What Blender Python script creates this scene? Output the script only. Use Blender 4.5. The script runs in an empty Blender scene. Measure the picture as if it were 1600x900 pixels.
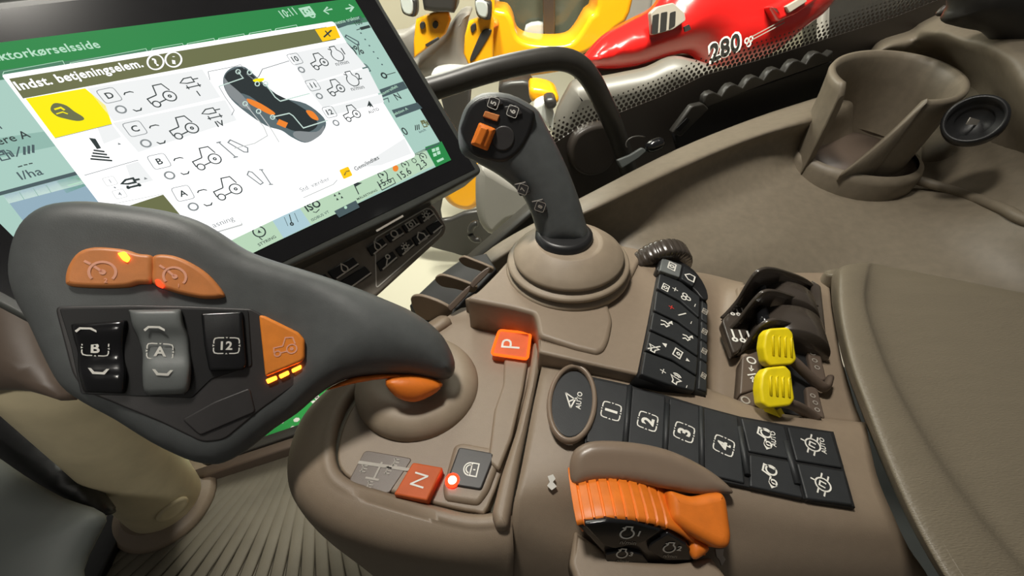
import bpy, bmesh, math, random
from mathutils import Vector, Matrix
from mathutils.geometry import delaunay_2d_cdt
random.seed(7)
V = Vector
SC = bpy.context.scene
COL = SC.collection
FPX = 650.0                                   # focal length in pixels of the 1600 x 900 frame
PITCH = math.radians(42)
CAM = V((0, 0, 0.84))
CF = V((0, math.cos(PITCH), -math.sin(PITCH)))
CU = V((0, math.sin(PITCH), math.cos(PITCH)))

def ray(x, y): return V((1, 0, 0)) * ((x - 800) / FPX) + CU * ((450 - y) / FPX) + CF
def pt(x, y, t): return CAM + ray(x, y) * t
def pz(x, y, z):
    r = ray(x, y)
    return CAM + r * ((z - CAM.z) / r.z)

class Plane:
    """a real plane in the cab: origin, two in-plane axes and a normal that faces the seat"""
    def __init__(s, o, ex, ey):
        s.o = V(o); s.ex = V(ex).normalized()
        s.ey = (V(ey) - s.ex * V(ey).dot(s.ex)).normalized(); s.n = s.ex.cross(s.ey); s.ud = None
    def q(s, x, y):
        r = ray(x, y); t = (s.o - CAM).dot(s.n) / r.dot(s.n); p = CAM + r * t - s.o
        return V((p.dot(s.ex), p.dot(s.ey)))
    def qs(s, pts): return [s.q(*p) for p in pts]
    def w(s, a, h=0.0): return s.o + s.ex * a[0] + s.ey * a[1] + s.n * h
    def off(s, h):
        p = Plane(s.o + s.n * h, s.ex, s.ey); p.ud = s.ud; return p
    def size(s, c, px):
        """metres on the plane covered by px pixels around pixel c"""
        a = s.q(c[0] - px / 2, c[1]); b = s.q(c[0] + px / 2, c[1])
        c1 = s.q(c[0], c[1] - px / 2); d = s.q(c[0], c[1] + px / 2)
        return math.sqrt((a - b).length * (c1 - d).length)
def hplane(z): return Plane((0, 0, z), (1, 0, 0), (0, 1, 0))
def facing(o, c, ex=(1, 0, 0), tilt=0.0):
    """plane through o holding direction ex, otherwise square to the view of pixel c"""
    e = V(ex).normalized(); v = -ray(*c).normalized()
    n = (v - e * v.dot(e)).normalized(); ey = n.cross(e)
    if tilt:
        R = Matrix.Rotation(tilt, 3, e); ey = R @ ey
    return Plane(o, e, ey)
def vplane(D): return Plane((0, D, 0), (1, 0, 0), (0, 0, 1))

# ------------------------------------------------------------------ outlines
def cr(p0, p1, p2, p3, t):
    return 0.5 * ((2 * p1) + (p2 - p0) * t + (2 * p0 - 5 * p1 + 4 * p2 - p3) * t * t + (3 * p1 - p0 - 3 * p2 + p3) * t ** 3)
def smooth(pts, k=4, closed=True):
    P = [V(p) for p in pts]; n = len(P); out = []
    if closed:
        for i in range(n):
            for j in range(k): out.append(cr(P[i - 1], P[i], P[(i + 1) % n], P[(i + 2) % n], j / k))
    else:
        for i in range(n - 1):
            a = P[i - 1] if i else P[0] * 2 - P[1]
            d = P[i + 2] if i + 2 < n else P[-1] * 2 - P[-2]
            for j in range(k): out.append(cr(a, P[i], P[i + 1], d, j / k))
        out.append(P[-1].copy())
    return out
def rnd(pts, r, k=4):
    """polygon with rounded corners, r in the units of pts"""
    P = [V(p) for p in pts]; n = len(P); out = []
    for i in range(n):
        a, b, c = P[i - 1], P[i], P[(i + 1) % n]
        u = (a - b); v = (c - b); ra = min(r, u.length * .48, v.length * .48)
        s = b + u.normalized() * ra; e = b + v.normalized() * ra
        for j in range(k + 1):
            t = j / k; out.append(s * (1 - t) ** 2 + b * 2 * t * (1 - t) + e * t * t)
    return out
def ell(c, rx, ry, rot=0, n=40, a0=0, a1=2 * math.pi):
    cs, sn = math.cos(rot), math.sin(rot); out = []
    for i in range(n):
        a = a0 + (a1 - a0) * i / n; x, y = rx * math.cos(a), ry * math.sin(a)
        out.append((c[0] + x * cs - y * sn, c[1] + x * sn + y * cs))
    return out
def area2(q): return sum(q[i - 1].x * q[i].y - q[i].x * q[i - 1].y for i in range(len(q)))
def dedupe(q, e=1e-6):
    o = []
    for p in q:
        if not o or (p - o[-1]).length > e: o.append(p)
    if len(o) > 1 and (o[0] - o[-1]).length < e: o.pop()
    return o
def ccw(q):
    q = dedupe([V((p[0], p[1])) for p in q])
    return q if area2(q) > 0 else q[::-1]
def inset(q, d):
    n = len(q); out = []
    for i in range(n):
        e1 = (q[i] - q[i - 1]).normalized(); e2 = (q[(i + 1) % n] - q[i]).normalized()
        n1 = V((-e1.y, e1.x)); n2 = V((-e2.y, e2.x)); m = n1 + n2
        if m.length < 1e-6: m = n1
        m.normalize(); k = max(m.dot(n1), 0.5); out.append(q[i] + m * (d / k))
    if d <= 0 or d > .5: return out
    def near(p):
        b = 1e9; c = p
        for i in range(n):
            a = q[i - 1]; e = q[i] - a; L = e.length_squared
            t = max(0, min(1, (p - a).dot(e) / L)) if L else 0
            z = a + e * t; l = (p - z).length_squared
            if l < b: b = l; c = z
        return c, math.sqrt(b)
    def inside(p):
        c = False
        for i in range(n):
            a, b = q[i - 1], q[i]
            if (a.y > p.y) != (b.y > p.y) and p.x < (b.x - a.x) * (p.y - a.y) / (b.y - a.y) + a.x: c = not c
        return c
    for i in range(n):                               # points folded over at tight corners are pushed back inside
        for _ in range(8):
            c, l = near(out[i])
            if l > d * .98: break
            g = out[i] - c
            if g.length < 1e-9: break
            g.normalize(); out[i] = c + (g if inside(out[i]) else -g) * d
    return out

# ------------------------------------------------------------------ mesh builder
class MB:
    def __init__(s): s.v = []; s.f = []; s.m = []; s.ml = []; s.flatf = set()
    def mi(s, m):
        if m not in s.ml: s.ml.append(m)
        return s.ml.index(m)
    def face(s, pts, m):
        b = len(s.v); s.v += [V(p) for p in pts]; s.f.append(tuple(range(b, b + len(pts)))); s.m.append(s.mi(m))
    def rings(s, rs, m, closed=True, cap0=False, cap1=False):
        k = s.mi(m); b = len(s.v); n = len(rs[0])
        for r in rs: s.v += [V(p) for p in r]
        for i in range(len(rs) - 1):
            for j in range(n if closed else n - 1):
                a = b + i * n + j; c = b + i * n + (j + 1) % n
                s.f.append((a, c, c + n, a + n)); s.m.append(k)
        if cap0: s.f.append(tuple(b + j for j in reversed(range(n)))); s.m.append(k)
        if cap1: s.f.append(tuple(b + (len(rs) - 1) * n + j for j in range(n))); s.m.append(k)
        return s
    # a plate with a rounded upper edge; q is an outline on plane P at height h
    def slab(s, P, q, m, depth, r=0.0, h=0.0, seg=4, px=True, rb=0.0):
        q = ccw(P.off(h).qs(q) if px else q)
        rs = []
        if rb:
            rs = [[P.w(p, h - depth + rb * (1 - math.sin(math.pi / 2 * (1 - i / seg)))) for p in inset(q, rb * (1 - math.cos(math.pi / 2 * (1 - i / seg))))] for i in range(seg + 1)]
        else:
            rs.append([P.w(p, h - depth) for p in q])
        if r:
            for i in range(seg + 1):
                a = math.pi / 2 * i / seg
                rs.append([P.w(p, h - r + r * math.sin(a)) for p in inset(q, r * (1 - math.cos(a)))])
        else: rs.append([P.w(p, h) for p in q])
        s.rings(rs, m, True)
        s.cap(P, rs[0], m, True); s.cap(P, rs[-1], m, False); return s
    def cap(s, P, ring, m, down):
        pts = [V(((p - P.o).dot(P.ex), (p - P.o).dot(P.ey))) for p in ring]; h = (ring[0] - P.o).dot(P.n); n = len(pts)
        o = delaunay_2d_cdt(pts, [(i, (i + 1) % n) for i in range(n)], [], 1, 1e-7)
        b = len(s.v); s.v += [P.w(p, h) for p in o[0]]; mi = s.mi(m)
        for f in o[2]:
            g = list(f)
            if (area2([o[0][i] for i in g]) < 0) != down: g.reverse()
            s.flatf.add(len(s.f)); s.f.append(tuple(b + i for i in g)); s.m.append(mi)
    def flat(s, P, q, m, h=0.0, px=True):
        q = ccw(P.off(h).qs(q) if px else q)
        s.face([P.w(p, h) for p in q], m); return s
    def stroke(s, P, q, w, m, h=0.0, closed=False):
        q = [V((p[0], p[1])) for p in q]; q = dedupe(q, 1e-7) + ([q[-1]] if not closed and (q[0] - q[-1]).length < 1e-7 else []); n = len(q)
        if n < 2: return s
        L = []; R = []
        for i in range(n):
            a = q[i - 1] if (i or closed) else q[i]; c = q[(i + 1) % n] if (i < n - 1 or closed) else q[i]
            e1 = (q[i] - a) if (q[i] - a).length > 1e-9 else (c - q[i]); e2 = (c - q[i]) if (c - q[i]).length > 1e-9 else e1
            e1 = e1.normalized(); e2 = e2.normalized(); t = e1 + e2
            if t.length < 1e-3: t = e1
            t.normalize(); nn = V((-t.y, t.x)); k = max(nn.dot(V((-e1.y, e1.x))), .6)
            L.append(P.w(q[i] + nn * w / 2 / k, h)); R.append(P.w(q[i] - nn * w / 2 / k, h))
        for i in range(n if closed else n - 1):
            j = (i + 1) % n; s.face([R[i], R[j], L[j], L[i]], m)
        return s
    def tube(s, pts, rad, m, seg=16, ref=(0, 0, 1), closed=False, ry=None, caps=True):
        P = [V(p) for p in pts]; n = len(P); rs = []
        for i in range(n):
            a = P[i - 1] if (i or closed) else P[i]; c = P[(i + 1) % n] if (i < n - 1 or closed) else P[i]
            t = (c - a).normalized(); u = V(ref) - t * V(ref).dot(t)
            if u.length < 1e-4: u = t.orthogonal()
            u.normalize(); w = t.cross(u)
            r1 = rad[i] if isinstance(rad, (list, tuple)) else rad
            r2 = r1 if ry is None else (ry[i] if isinstance(ry, (list, tuple)) else ry)
            rs.append([P[i] + w * (r1 * math.cos(2 * math.pi * j / seg)) + u * (r2 * math.sin(2 * math.pi * j / seg)) for j in range(seg)])
        if closed: rs.append(rs[0]); return s.rings(rs, m, True)
        return s.rings(rs, m, True, caps, caps)
    def lathe(s, c, ax, prof, m, seg=48, wob=None, cap0=True, cap1=True, u0=None):
        ax = V(ax).normalized(); u = V(u0).normalized() if u0 else ax.orthogonal().normalized(); w = ax.cross(u); rs = []
        for r, z in prof:
            rs.append([V(c) + ax * z + (u * math.cos(2 * math.pi * j / seg) + w * math.sin(2 * math.pi * j / seg)) * (r * (wob(j) if wob else 1)) for j in range(seg)])
        return s.rings(rs, m, True, cap0, cap1)
    # surface through rows of points, smoothed both ways
    def loft(s, rows, m, ku=4, kv=4):
        A = [smooth(r, ku, False) for r in rows]
        cols = [smooth([A[i][j] for i in range(len(A))], kv, False) for j in range(len(A[0]))]
        G = [[cols[j][i] for j in range(len(cols))] for i in range(len(cols[0]))]
        sm = 0
        for i in range(len(G) - 1):
            for j in range(len(G[0]) - 1):
                nn = (G[i][j + 1] - G[i][j]).cross(G[i + 1][j] - G[i][j]); sm += nn.dot(CAM - G[i][j])
        if sm < 0: G.reverse()                      # outer side towards the seat
        return s.rings(G, m, False)
    # pillow: an outline on plane P swelling to front and back
    def inflate(s, P, q, m, R, front, back, step=None, px=True):
        q = ccw(P.qs(q) if px else q)
        xs = [p.x for p in q]; ys = [p.y for p in q]
        Rm = R if not callable(R) else max(R(p) for p in q)
        step = step or Rm / 4
        nq = len(q)
        def dist(p):
            b = 1e9
            for i in range(nq):
                a = q[i - 1]; e = q[i] - a; L = e.length_squared
                t = max(0, min(1, (p - a).dot(e) / L)) if L else 0
                d = (p - a - e * t).length_squared
                if d < b: b = d
            return math.sqrt(b)
        def inside(p):
            c = False
            for i in range(nq):
                a, b = q[i - 1], q[i]
                if (a.y > p.y) != (b.y > p.y) and p.x < (b.x - a.x) * (p.y - a.y) / (b.y - a.y) + a.x: c = not c
            return c
        pts = list(q)
        Rc = (lambda p: R(p)) if callable(R) else (lambda p: R)
        for f in (.025, .09, .2, .36):
            for i, p in enumerate(inset(q, 1.0)):
                d = (p - q[i]).normalized(); rr = Rc(q[i]) * f; c = q[i] + d * rr
                if inside(c) and dist(c) > rr * .8: pts.append(c)
        y = min(ys) + step / 2; k = 0
        while y < max(ys):
            x = min(xs) + (step / 2 if k % 2 else 0)
            while x < max(xs):
                c = V((x, y))
                if inside(c) and dist(c) > Rc(c) * .42: pts.append(c)
                x += step
            y += step * .87; k += 1
        o = delaunay_2d_cdt(pts, [(i, (i + 1) % nq) for i in range(nq)], [], 1, 1e-7)
        vv, ff = o[0], o[2]
        edge = [dist(p) for p in vv]
        def prof(d, p):
            r = Rc(p); t = min(d / r, 1); return math.sqrt(max(0, 1 - (1 - t) ** 2))
        Hf = front if callable(front) else (lambda p: front)
        Hb = back if callable(back) else (lambda p: back)
        b = len(s.v); n = len(vv); mi = s.mi(m)
        idb = {}
        s.v += [P.w(p, Hf(p) * prof(edge[i], p)) for i, p in enumerate(vv)]
        for i, p in enumerate(vv):
            if edge[i] < 1e-6: idb[i] = b + i
            else: idb[i] = len(s.v); s.v.append(P.w(p, -Hb(p) * prof(edge[i], p)))
        for f in ff:
            g = list(f)
            if area2([vv[i] for i in g]) < 0: g.reverse()
            s.f.append(tuple(b + i for i in g)); s.m.append(mi)
            h = tuple(idb[i] for i in reversed(g))
            s.f.append(h); s.m.append(mi)
        return s
    def box(s, P, q, m, depth, h=0.0): return s.slab(P, q, m, depth, 0, h)
    def build(s, name, parent=None, wn=True, solid=0.0, bevel=0.0, smooth_=True, sub=0):
        me = bpy.data.meshes.new(name)
        off = ROOT.get(parent.name, V((0, 0, 0))) if parent else None
        if parent is None:
            lo = [min(v[i] for v in s.v) for i in range(3)]; hi = [max(v[i] for v in s.v) for i in range(3)]
            off = V(((lo[0] + hi[0]) / 2, (lo[1] + hi[1]) / 2, lo[2]))
        me.from_pydata([tuple(v - off) for v in s.v], [], s.f)
        for m in s.ml: me.materials.append(m)
        me.polygons.foreach_set('material_index', s.m)
        me.polygons.foreach_set('use_smooth', [smooth_ and len(f) <= 4 and i not in s.flatf for i, f in enumerate(s.f)])
        bm = bmesh.new(); bm.from_mesh(me); bmesh.ops.remove_doubles(bm, verts=bm.verts, dist=1e-7)
        bm.to_mesh(me); bm.free()
        me.validate(); me.update()
        o = bpy.data.objects.new(name, me); COL.objects.link(o)
        if parent is None: o.location = off; ROOT[o.name] = off
        else: o.parent = parent; ROOT[o.name] = off
        if solid:
            d = o.modifiers.new('thickness', 'SOLIDIFY'); d.thickness = solid; d.offset = -1
        if bevel:
            d = o.modifiers.new('bevel', 'BEVEL'); d.width = bevel; d.segments = 3; d.limit_method = 'ANGLE'
        if sub:
            d = o.modifiers.new('sub', 'SUBSURF'); d.levels = sub; d.render_levels = sub
        pass
        return o
ROOT = {}
def thing(name, label, cat, loc, group=None):
    o = bpy.data.objects.new(name, None); COL.objects.link(o); o.location = loc; o.empty_display_size = .02
    ROOT[o.name] = V(loc); return tag(o, label, cat, group)
def tag(o, label, cat, group=None, kind=None):
    o['label'] = label; o['category'] = cat
    if group: o['group'] = group
    if kind: o['kind'] = kind
    return o
def lab(o, label): o['label'] = label; return o
def struct(o): o['kind'] = 'structure'; return o

# ------------------------------------------------------------------ materials
def lin(c):
    f = lambda x: x / 12.92 if x <= .04045 else ((x + .055) / 1.055) ** 2.4
    return (f(c[0] / 255), f(c[1] / 255), f(c[2] / 255), 1)
def mat(name, c, rough=.5, bump=0.0, scale=900, metal=0.0, var=.04, coat=0.0, spec=.5, stretch=None, emit=None, es=0.0):
    m = bpy.data.materials.new(name); m.use_nodes = True; N = m.node_tree.nodes; L = m.node_tree.links
    b = N['Principled BSDF']; b.inputs['Roughness'].default_value = rough; b.inputs['Metallic'].default_value = metal
    b.inputs['Specular IOR Level'].default_value = spec
    b.inputs['Coat Weight'].default_value = coat; b.inputs['Coat Roughness'].default_value = .12
    tc = N.new('ShaderNodeTexCoord'); mp = N.new('ShaderNodeMapping'); L.new(tc.outputs['Object'], mp.inputs['Vector'])
    if stretch: mp.inputs['Scale'].default_value = stretch[0]; mp.inputs['Rotation'].default_value = stretch[1]
    nz = N.new('ShaderNodeTexNoise'); nz.inputs['Scale'].default_value = scale * .09; nz.inputs['Detail'].default_value = 4
    L.new(mp.outputs['Vector'], nz.inputs['Vector'])
    rp = N.new('ShaderNodeValToRGB'); l = lin(c)
    rp.color_ramp.elements[0].color = tuple(x * (1 - var * 2) for x in l[:3]) + (1,)
    rp.color_ramp.elements[1].color = tuple(min(1, x * (1 + var * 2)) for x in l[:3]) + (1,)
    rp.color_ramp.elements[0].position = .3; rp.color_ramp.elements[1].position = .7
    L.new(nz.outputs['Fac'], rp.inputs['Fac']); L.new(rp.outputs['Color'], b.inputs['Base Color'])
    if bump:
        n2 = N.new('ShaderNodeTexNoise'); n2.inputs['Scale'].default_value = scale; n2.inputs['Detail'].default_value = 3
        L.new(mp.outputs['Vector'], n2.inputs['Vector'])
        bp = N.new('ShaderNodeBump'); bp.inputs['Strength'].default_value = bump; bp.inputs['Distance'].default_value = .0006
        L.new(n2.outputs['Fac'], bp.inputs['Height']); L.new(bp.outputs['Normal'], b.inputs['Normal'])
    if emit:
        b.inputs['Emission Color'].default_value = lin(emit); b.inputs['Emission Strength'].default_value = es
    return m
def glow(name, c, s):
    """a lit pixel area of a screen or a lamp"""
    m = bpy.data.materials.new(name); m.use_nodes = True; b = m.node_tree.nodes['Principled BSDF']
    b.inputs['Base Color'].default_value = (.005, .005, .005, 1); b.inputs['Roughness'].default_value = .5
    b.inputs['Specular IOR Level'].default_value = .05
    b.inputs['Emission Color'].default_value = lin(c); b.inputs['Emission Strength'].default_value = s
    return m
M = {}
M['taupe'] = mat('taupe_plastic', (140, 124, 106), .46, .2, 2600, var=.015)
M['taupe_smooth'] = mat('taupe_plastic_smooth', (132, 115, 99), .33, .03, 1500, var=.01)
M['taupe_dark'] = mat('brown_plastic', (96, 83, 73), .4, .12, 2000, var=.015)
M['boot'] = mat('taupe_rubber', (150, 135, 116), .55, .08, 900)
M['sidetan'] = mat('olive_taupe_plastic', (124, 114, 98), .5, .12, 1200)
M['pad'] = mat('armrest_grain', (116, 107, 91), .40, .5, 900, var=.015, stretch=((.5, 2.0, 1), (0, 0, .25)))
M['grip'] = mat('dark_grey_grip', (84, 87, 87), .47, .1, 1600)
M['gripdark'] = mat('charcoal_panel', (54, 52, 52), .45, .06, 1600)
M['black'] = mat('black_plastic', (34, 34, 35), .4, .06, 1500)
M['gloss'] = mat('gloss_black', (24, 24, 26), .16, 0, 900)
M['well'] = mat('recess_black', (20, 20, 21), .6, .05, 1500)
M['key'] = mat('slate_key', (42, 44, 46), .5, .12, 1700)
M['keygrey'] = mat('mid_grey_key', (112, 116, 115), .42, .08, 1500)
M['orange'] = mat('orange_plastic', (232, 124, 36), .42, .1, 1500)
M['orangebr'] = mat('dull_orange_plastic', (216, 136, 76), .42, .06, 1500)
M['orangekey'] = mat('orange_key', (248, 146, 56), .42, .06, 1500)
M['pinkprint'] = mat('pink_print', (244, 176, 146), .5)
M['yellow'] = mat('yellow_plastic', (243, 219, 18), .42, .06, 1500)
M['white'] = mat('white_print', (232, 230, 222), .5)
M['greyprint'] = mat('grey_print', (168, 162, 152), .5)
M['redprint'] = mat('red_print', (205, 60, 50), .5)
M['bezel'] = mat('monitor_black', (66, 68, 65), .4, .05, 1500)
M['kbar'] = mat('key_bar_grey', (136, 130, 120), .45, .05, 1500)
M['metal'] = mat('worn_metal', (150, 150, 146), .3, .05, 400, metal=.8)
M['mat'] = mat('ribbed_mat', (112, 106, 92), .7, .3, 300)
M['ctan'] = mat('column_tan', (205, 192, 158), .55, .06, 300)
M['cgrey'] = mat('grey_cover', (78, 82, 80), .6, .05, 200)
M['glassblk'] = mat('frit_black', (74, 68, 62), .4, 0, 60)
M['rail'] = mat('black_rail', (58, 56, 52), .4, .05, 700)
M['bayblack'] = mat('bay_brown_black', (70, 63, 57), .24, .03, 900, var=.02, coat=.3)
M['led'] = glow('red_led', (255, 36, 14), 7.0)
M['ledhot'] = glow('orange_led', (255, 120, 30), 7.0)
M['ledwhite'] = glow('led_core', (255, 190, 150), 14.0)
M['pring'] = glow('park_ring', (255, 96, 24), 1.9)
M['pface'] = mat('park_face', (222, 98, 48), .5, 0, 900, emit=(255, 90, 30), es=.06)
M['nface'] = mat('neutral_face', (206, 98, 50), .55, 0, 900, spec=.25)

# ------------------------------------------------------------------ lettering and symbols
def glyphs(s, bold=0.0):
    cu = bpy.data.curves.new('t', 'FONT'); cu.body = s; cu.size = 1; cu.resolution_u = 3; cu.offset = bold; cu.space_character = 1 + min(max(bold, 0), .026) * 3
    o = bpy.data.objects.new('t', cu); COL.objects.link(o)
    dg = bpy.context.evaluated_depsgraph_get(); e = o.evaluated_get(dg); me = e.to_mesh()
    vs = [V((v.co.x, v.co.y)) for v in me.vertices]; fs = [tuple(p.vertices) for p in me.polygons]
    e.to_mesh_clear(); bpy.data.objects.remove(o); bpy.data.curves.remove(cu)
    return vs, fs
GC = {}
def text(mb, P, s, p0, p1, m, h=0.0, k=1.0, bold=.012, shear=0.0):
    """line of lettering, baseline from pixel p0 to pixel p1 on plane P; k scales the letter height"""
    if (s, bold) not in GC: GC[(s, bold)] = glyphs(s, bold)
    vs, fs = GC[(s, bold)]
    x0 = min(v.x for v in vs); x1 = max(v.x for v in vs)
    PP = P.off(h); a = PP.q(*p0); b = PP.q(*p1); e = (b - a); sc = e.length / (x1 - x0); e.normalize(); u = V((-e.y, e.x))
    W = [P.w(a + e * ((v.x - x0 + v.y * shear) * sc) + u * (v.y * sc * k), h) for v in vs]
    for f in fs: mb.face([W[i] for i in f], m)
def textc(mb, P, s, c, rd, cap, m, h=0.0, bold=.02, kx=1.0):
    """lettering centred on pixel c, reading along pixel direction rd, capitals cap pixels high"""
    if (s, bold) not in GC: GC[(s, bold)] = glyphs(s, bold)
    vs, fs = GC[(s, bold)]
    x0 = min(v.x for v in vs); x1 = max(v.x for v in vs); y0 = min(v.y for v in vs); y1 = max(v.y for v in vs)
    PP = P.off(h); q = PP.q(*c); e = (PP.q(c[0] + rd[0], c[1] + rd[1]) - q).normalized(); u = V((-e.y, e.x))
    if P.ud: u = (PP.q(c[0] + P.ud[0], c[1] + P.ud[1]) - q).normalized()
    sc = PP.size(c, cap) / .72
    W = [P.w(q + e * ((v.x - (x0 + x1) / 2) * sc * kx) + u * ((v.y - (y0 + y1) / 2) * sc), h) for v in vs]
    for f in fs: mb.face([W[i] for i in f], m)
def circ(cx, cy, r, n=18, a0=0, a1=360):
    return [(cx + r * math.cos(math.radians(a0 + (a1 - a0) * i / n)), cy + r * math.sin(math.radians(a0 + (a1 - a0) * i / n))) for i in range(n + (0 if a1 - a0 == 360 else 1))]
# symbols in a -0.5..0.5 box: (points, closed) lines, or ('f', points) filled
IC = {
 'tractor': [([(-.12, .02), (-.02, .42), (.3, .42), (.42, .1)], 0), ([(-.12, .02), (-.5, -.06), (-.48, -.3)], 0), ([(-.18, -.3), (.08, -.24)], 0),
             (circ(.28, -.14, .22), 1), (circ(.28, -.14, .05, 8), 1), (circ(-.33, -.34, .13, 14), 1)],
 'tractorarrow': [([(.42, -.1), (.42, .35), (.1, .35), (.02, .02)], 0), (circ(.3, .05, .2), 1), ([(.02, .02), (-.25, .02), (-.25, -.2)], 0), (circ(-.2, -.12, .12, 12), 1), ('f', [(-.5, -.1), (-.28, -.28), (-.28, .06)])],
 'engine': [([(-.16, .5), (-.16, .3)] + circ(0, -.02, .33, 20, 125, 415) + [(.16, .3), (.16, .5), (-.16, .5)], 0), ([(-.3, .42), (-.16, .32)], 0)],
 'pump': [(circ(0, 0, .28), 1), ([(-.5, .12), (-.26, .12)], 0), ([(-.5, -.12), (-.26, -.12)], 0), ([(.26, .12), (.5, .12)], 0), ([(.26, -.12), (.5, -.12)], 0), ([(-.1, -.1), (-.1, .12), (.1, .12), (.1, -.1)], 0), ([(0, .28), (0, .46)], 0)],
 'arcup': [('f', [(-.5, -.1), (-.3, .12), (.25, .14), (.5, -.02), (.5, -.14), (.2, .02), (-.25, 0), (-.42, -.2)])],
 'arcdn': [('f', [(-.5, .2), (-.28, -.14), (.28, -.14), (.5, .2), (.36, .2), (.2, .0), (-.2, .0), (-.36, .2)])],
 'ring': [(circ(0, 0, .4), 1)],
 'cyl': [([(-.5, .1), (-.2, .3), (.2, .3), (.2, .0), (-.2, .0), (-.5, .1)], 1), ([(.2, .15), (.5, .15)], 0), ([(-.3, -.35), (-.3, -.1)], 0), ([(.3, -.35), (.3, -.1)], 0), ([(-.4, -.25), (.4, -.25)], 0)],
 'slant': [([(-.5, .45), (-.2, -.4)], 0), ([(-.6, .45), (-.4, .45)], 0), ([(-.3, -.4), (-.1, -.4)], 0), ([(-.15, .35), (0, .45), (.5, -.1), (.4, -.3), (.25, -.25), (-.15, .35)], 1)],
 'gauge': [(circ(0, 0, .4, 18, -40, 220), 0), ([(0, 0), (-.25, .22)], 0), (circ(0, 0, .06, 8), 1), ([(-.55, .42), (-.36, .3)], 0)],
 'fix': [('f', [(0, .45), (.38, -.4), (.06, -.18), (-.05, -.4), (-.12, -.15), (-.4, -.35)])],
 'steer': [([(-.5, -.2), (.45, .3)], 0), ([(-.5, -.2), (.15, -.35), (.45, .3)], 0), ([(-.1, -.02), (.35, -.5)], 0)],
 'lock': [([(-.4, .0), (-.4, -.42), (.4, -.42), (.4, .0), (-.4, .0)], 1), (circ(0, .05, .26, 14, 0, 180), 0), ([(-.26, .0), (-.26, .08)], 0), ([(.26, .0), (.26, .08)], 0), ([(0, -.14), (0, -.28)], 0), (circ(0, .05, .4, 14, 0, 180), 0)],
 'fan': [(circ(-.22, .1, .2, 12), 1), (circ(.22, .1, .2, 12), 1), (circ(0, -.25, .2, 12), 1)],
 'flow': [([(-.4, .3), (-.2, .1), (-.3, -.1), (0, -.25)], 0), ([(0, .4), (.1, .1), (0, -.1), (.3, -.3)], 0), ('f', [(.2, -.1), (.5, -.3), (.2, -.45)])],
 'plus': [([(-.35, 0), (.35, 0)], 0), ([(0, -.35), (0, .35)], 0)],
 'minus': [([(-.3, 0), (.3, 0)], 0)],
 'mute': [([(-.45, -.15), (-.2, -.15), (.1, -.4), (.1, .4), (-.2, .15), (-.45, .15)], 1), ([(-.45, .4), (.45, -.4)], 0)],
 'speaker': [([(-.45, -.15), (-.2, -.15), (.1, -.4), (.1, .4), (-.2, .15), (-.45, .15)], 1), (circ(.1, 0, .25, 8, -50, 50), 0), (circ(.1, 0, .4, 8, -50, 50), 0)],
 'phone': [([(-.4, .3), (.4, .3), (.4, -.3), (-.4, -.3)], 1), (circ(.0, -.05, .12, 10), 1)],
 'tri': [('f', [(-.35, -.3), (.35, -.3), (0, .35)])],
 'house': [([(-.4, -.4), (-.4, .1), (0, .45), (.4, .1), (.4, -.4)], 1)],
 'lens': [(circ(-.05, .08, .32, 16), 1), ([(.18, -.16), (.42, -.42)], 0)],
 'sun': [(circ(0, 0, .2, 12), 1)] + [([(.3 * math.cos(a), .3 * math.sin(a)), (.45 * math.cos(a), .45 * math.sin(a))], 0) for a in [i * math.pi / 4 for i in range(8)]],
 'drop': [([(0, .48), (.28, -.02)] + circ(0, -.14, .29, 14, 20, -200) + [(-.28, -.02)], 1)],
 'camera': [([(-.45, .3), (.45, .3), (.45, -.3), (-.45, -.3)], 1), (circ(0, 0, .17, 12), 1)],
 'wrench': [([(-.4, -.4), (.1, .1)], 0), (circ(.25, .25, .2, 12), 1)],
 'leverset': [([(-.4, .4), (-.4, -.2)], 0), ([(0, .4), (0, -.2)], 0), ([(.4, .4), (.4, -.2)], 0), (circ(-.4, -.35, .12, 8), 1), (circ(0, -.35, .12, 8), 1), (circ(.4, -.35, .12, 8), 1)],
 'arrow': [([(-.4, 0), (.1, 0), (.1, .22), (.42, 0), (.1, -.22), (.1, 0)], 0)],
 'bar': [([(0, -.4), (0, .4)], 0)],
 'hatch': [([(-.4, -.3), (-.1, .3)], 0), ([(-.15, -.3), (.15, .3)], 0), ([(.1, -.3), (.4, .3)], 0)],
 'pumpfuel': [([(-.4, -.4), (-.4, .4), (.1, .4), (.1, -.4)], 1), ([(-.28, .3), (-.02, .3), (-.02, .08), (-.28, .08)], 1), ([(.1, .1), (.3, .1), (.3, -.25), (.42, -.25), (.42, .2), (.25, .36)], 0)],
 'boots': [('f', [(-.2, .5), (-.02, .48), (.1, .1), (-.02, .05)]), ([(-.12, 0), (.18, -.04)], 0), ([(-.16, -.12), (.24, -.16)], 0), ([(-.2, -.24), (.3, -.28)], 0), ([(-.24, -.36), (.36, -.4)], 0)],
 'hand': [('f', [(-.5, .25), (-.2, .4), (.05, .1), (.4, -.1), (.5, -.3), (.2, -.4), (-.3, -.12)])],
 'qmark': [], 'flag': [([(-.25, -.5), (-.25, .5)], 0), ('f', [(-.25, .5), (.4, .3), (-.25, .1)])],
 'hash': [([(-.3, -.3), (-.3, .3)], 0), ([(.3, -.3), (.3, .3)], 0), ([(-.45, .12), (.45, .12)], 0), ([(0, -.4), (0, .12)], 0)],
 'keybox': [(circ(.26, .26, .16, 5, 90, 0) , 0)],
}
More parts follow.
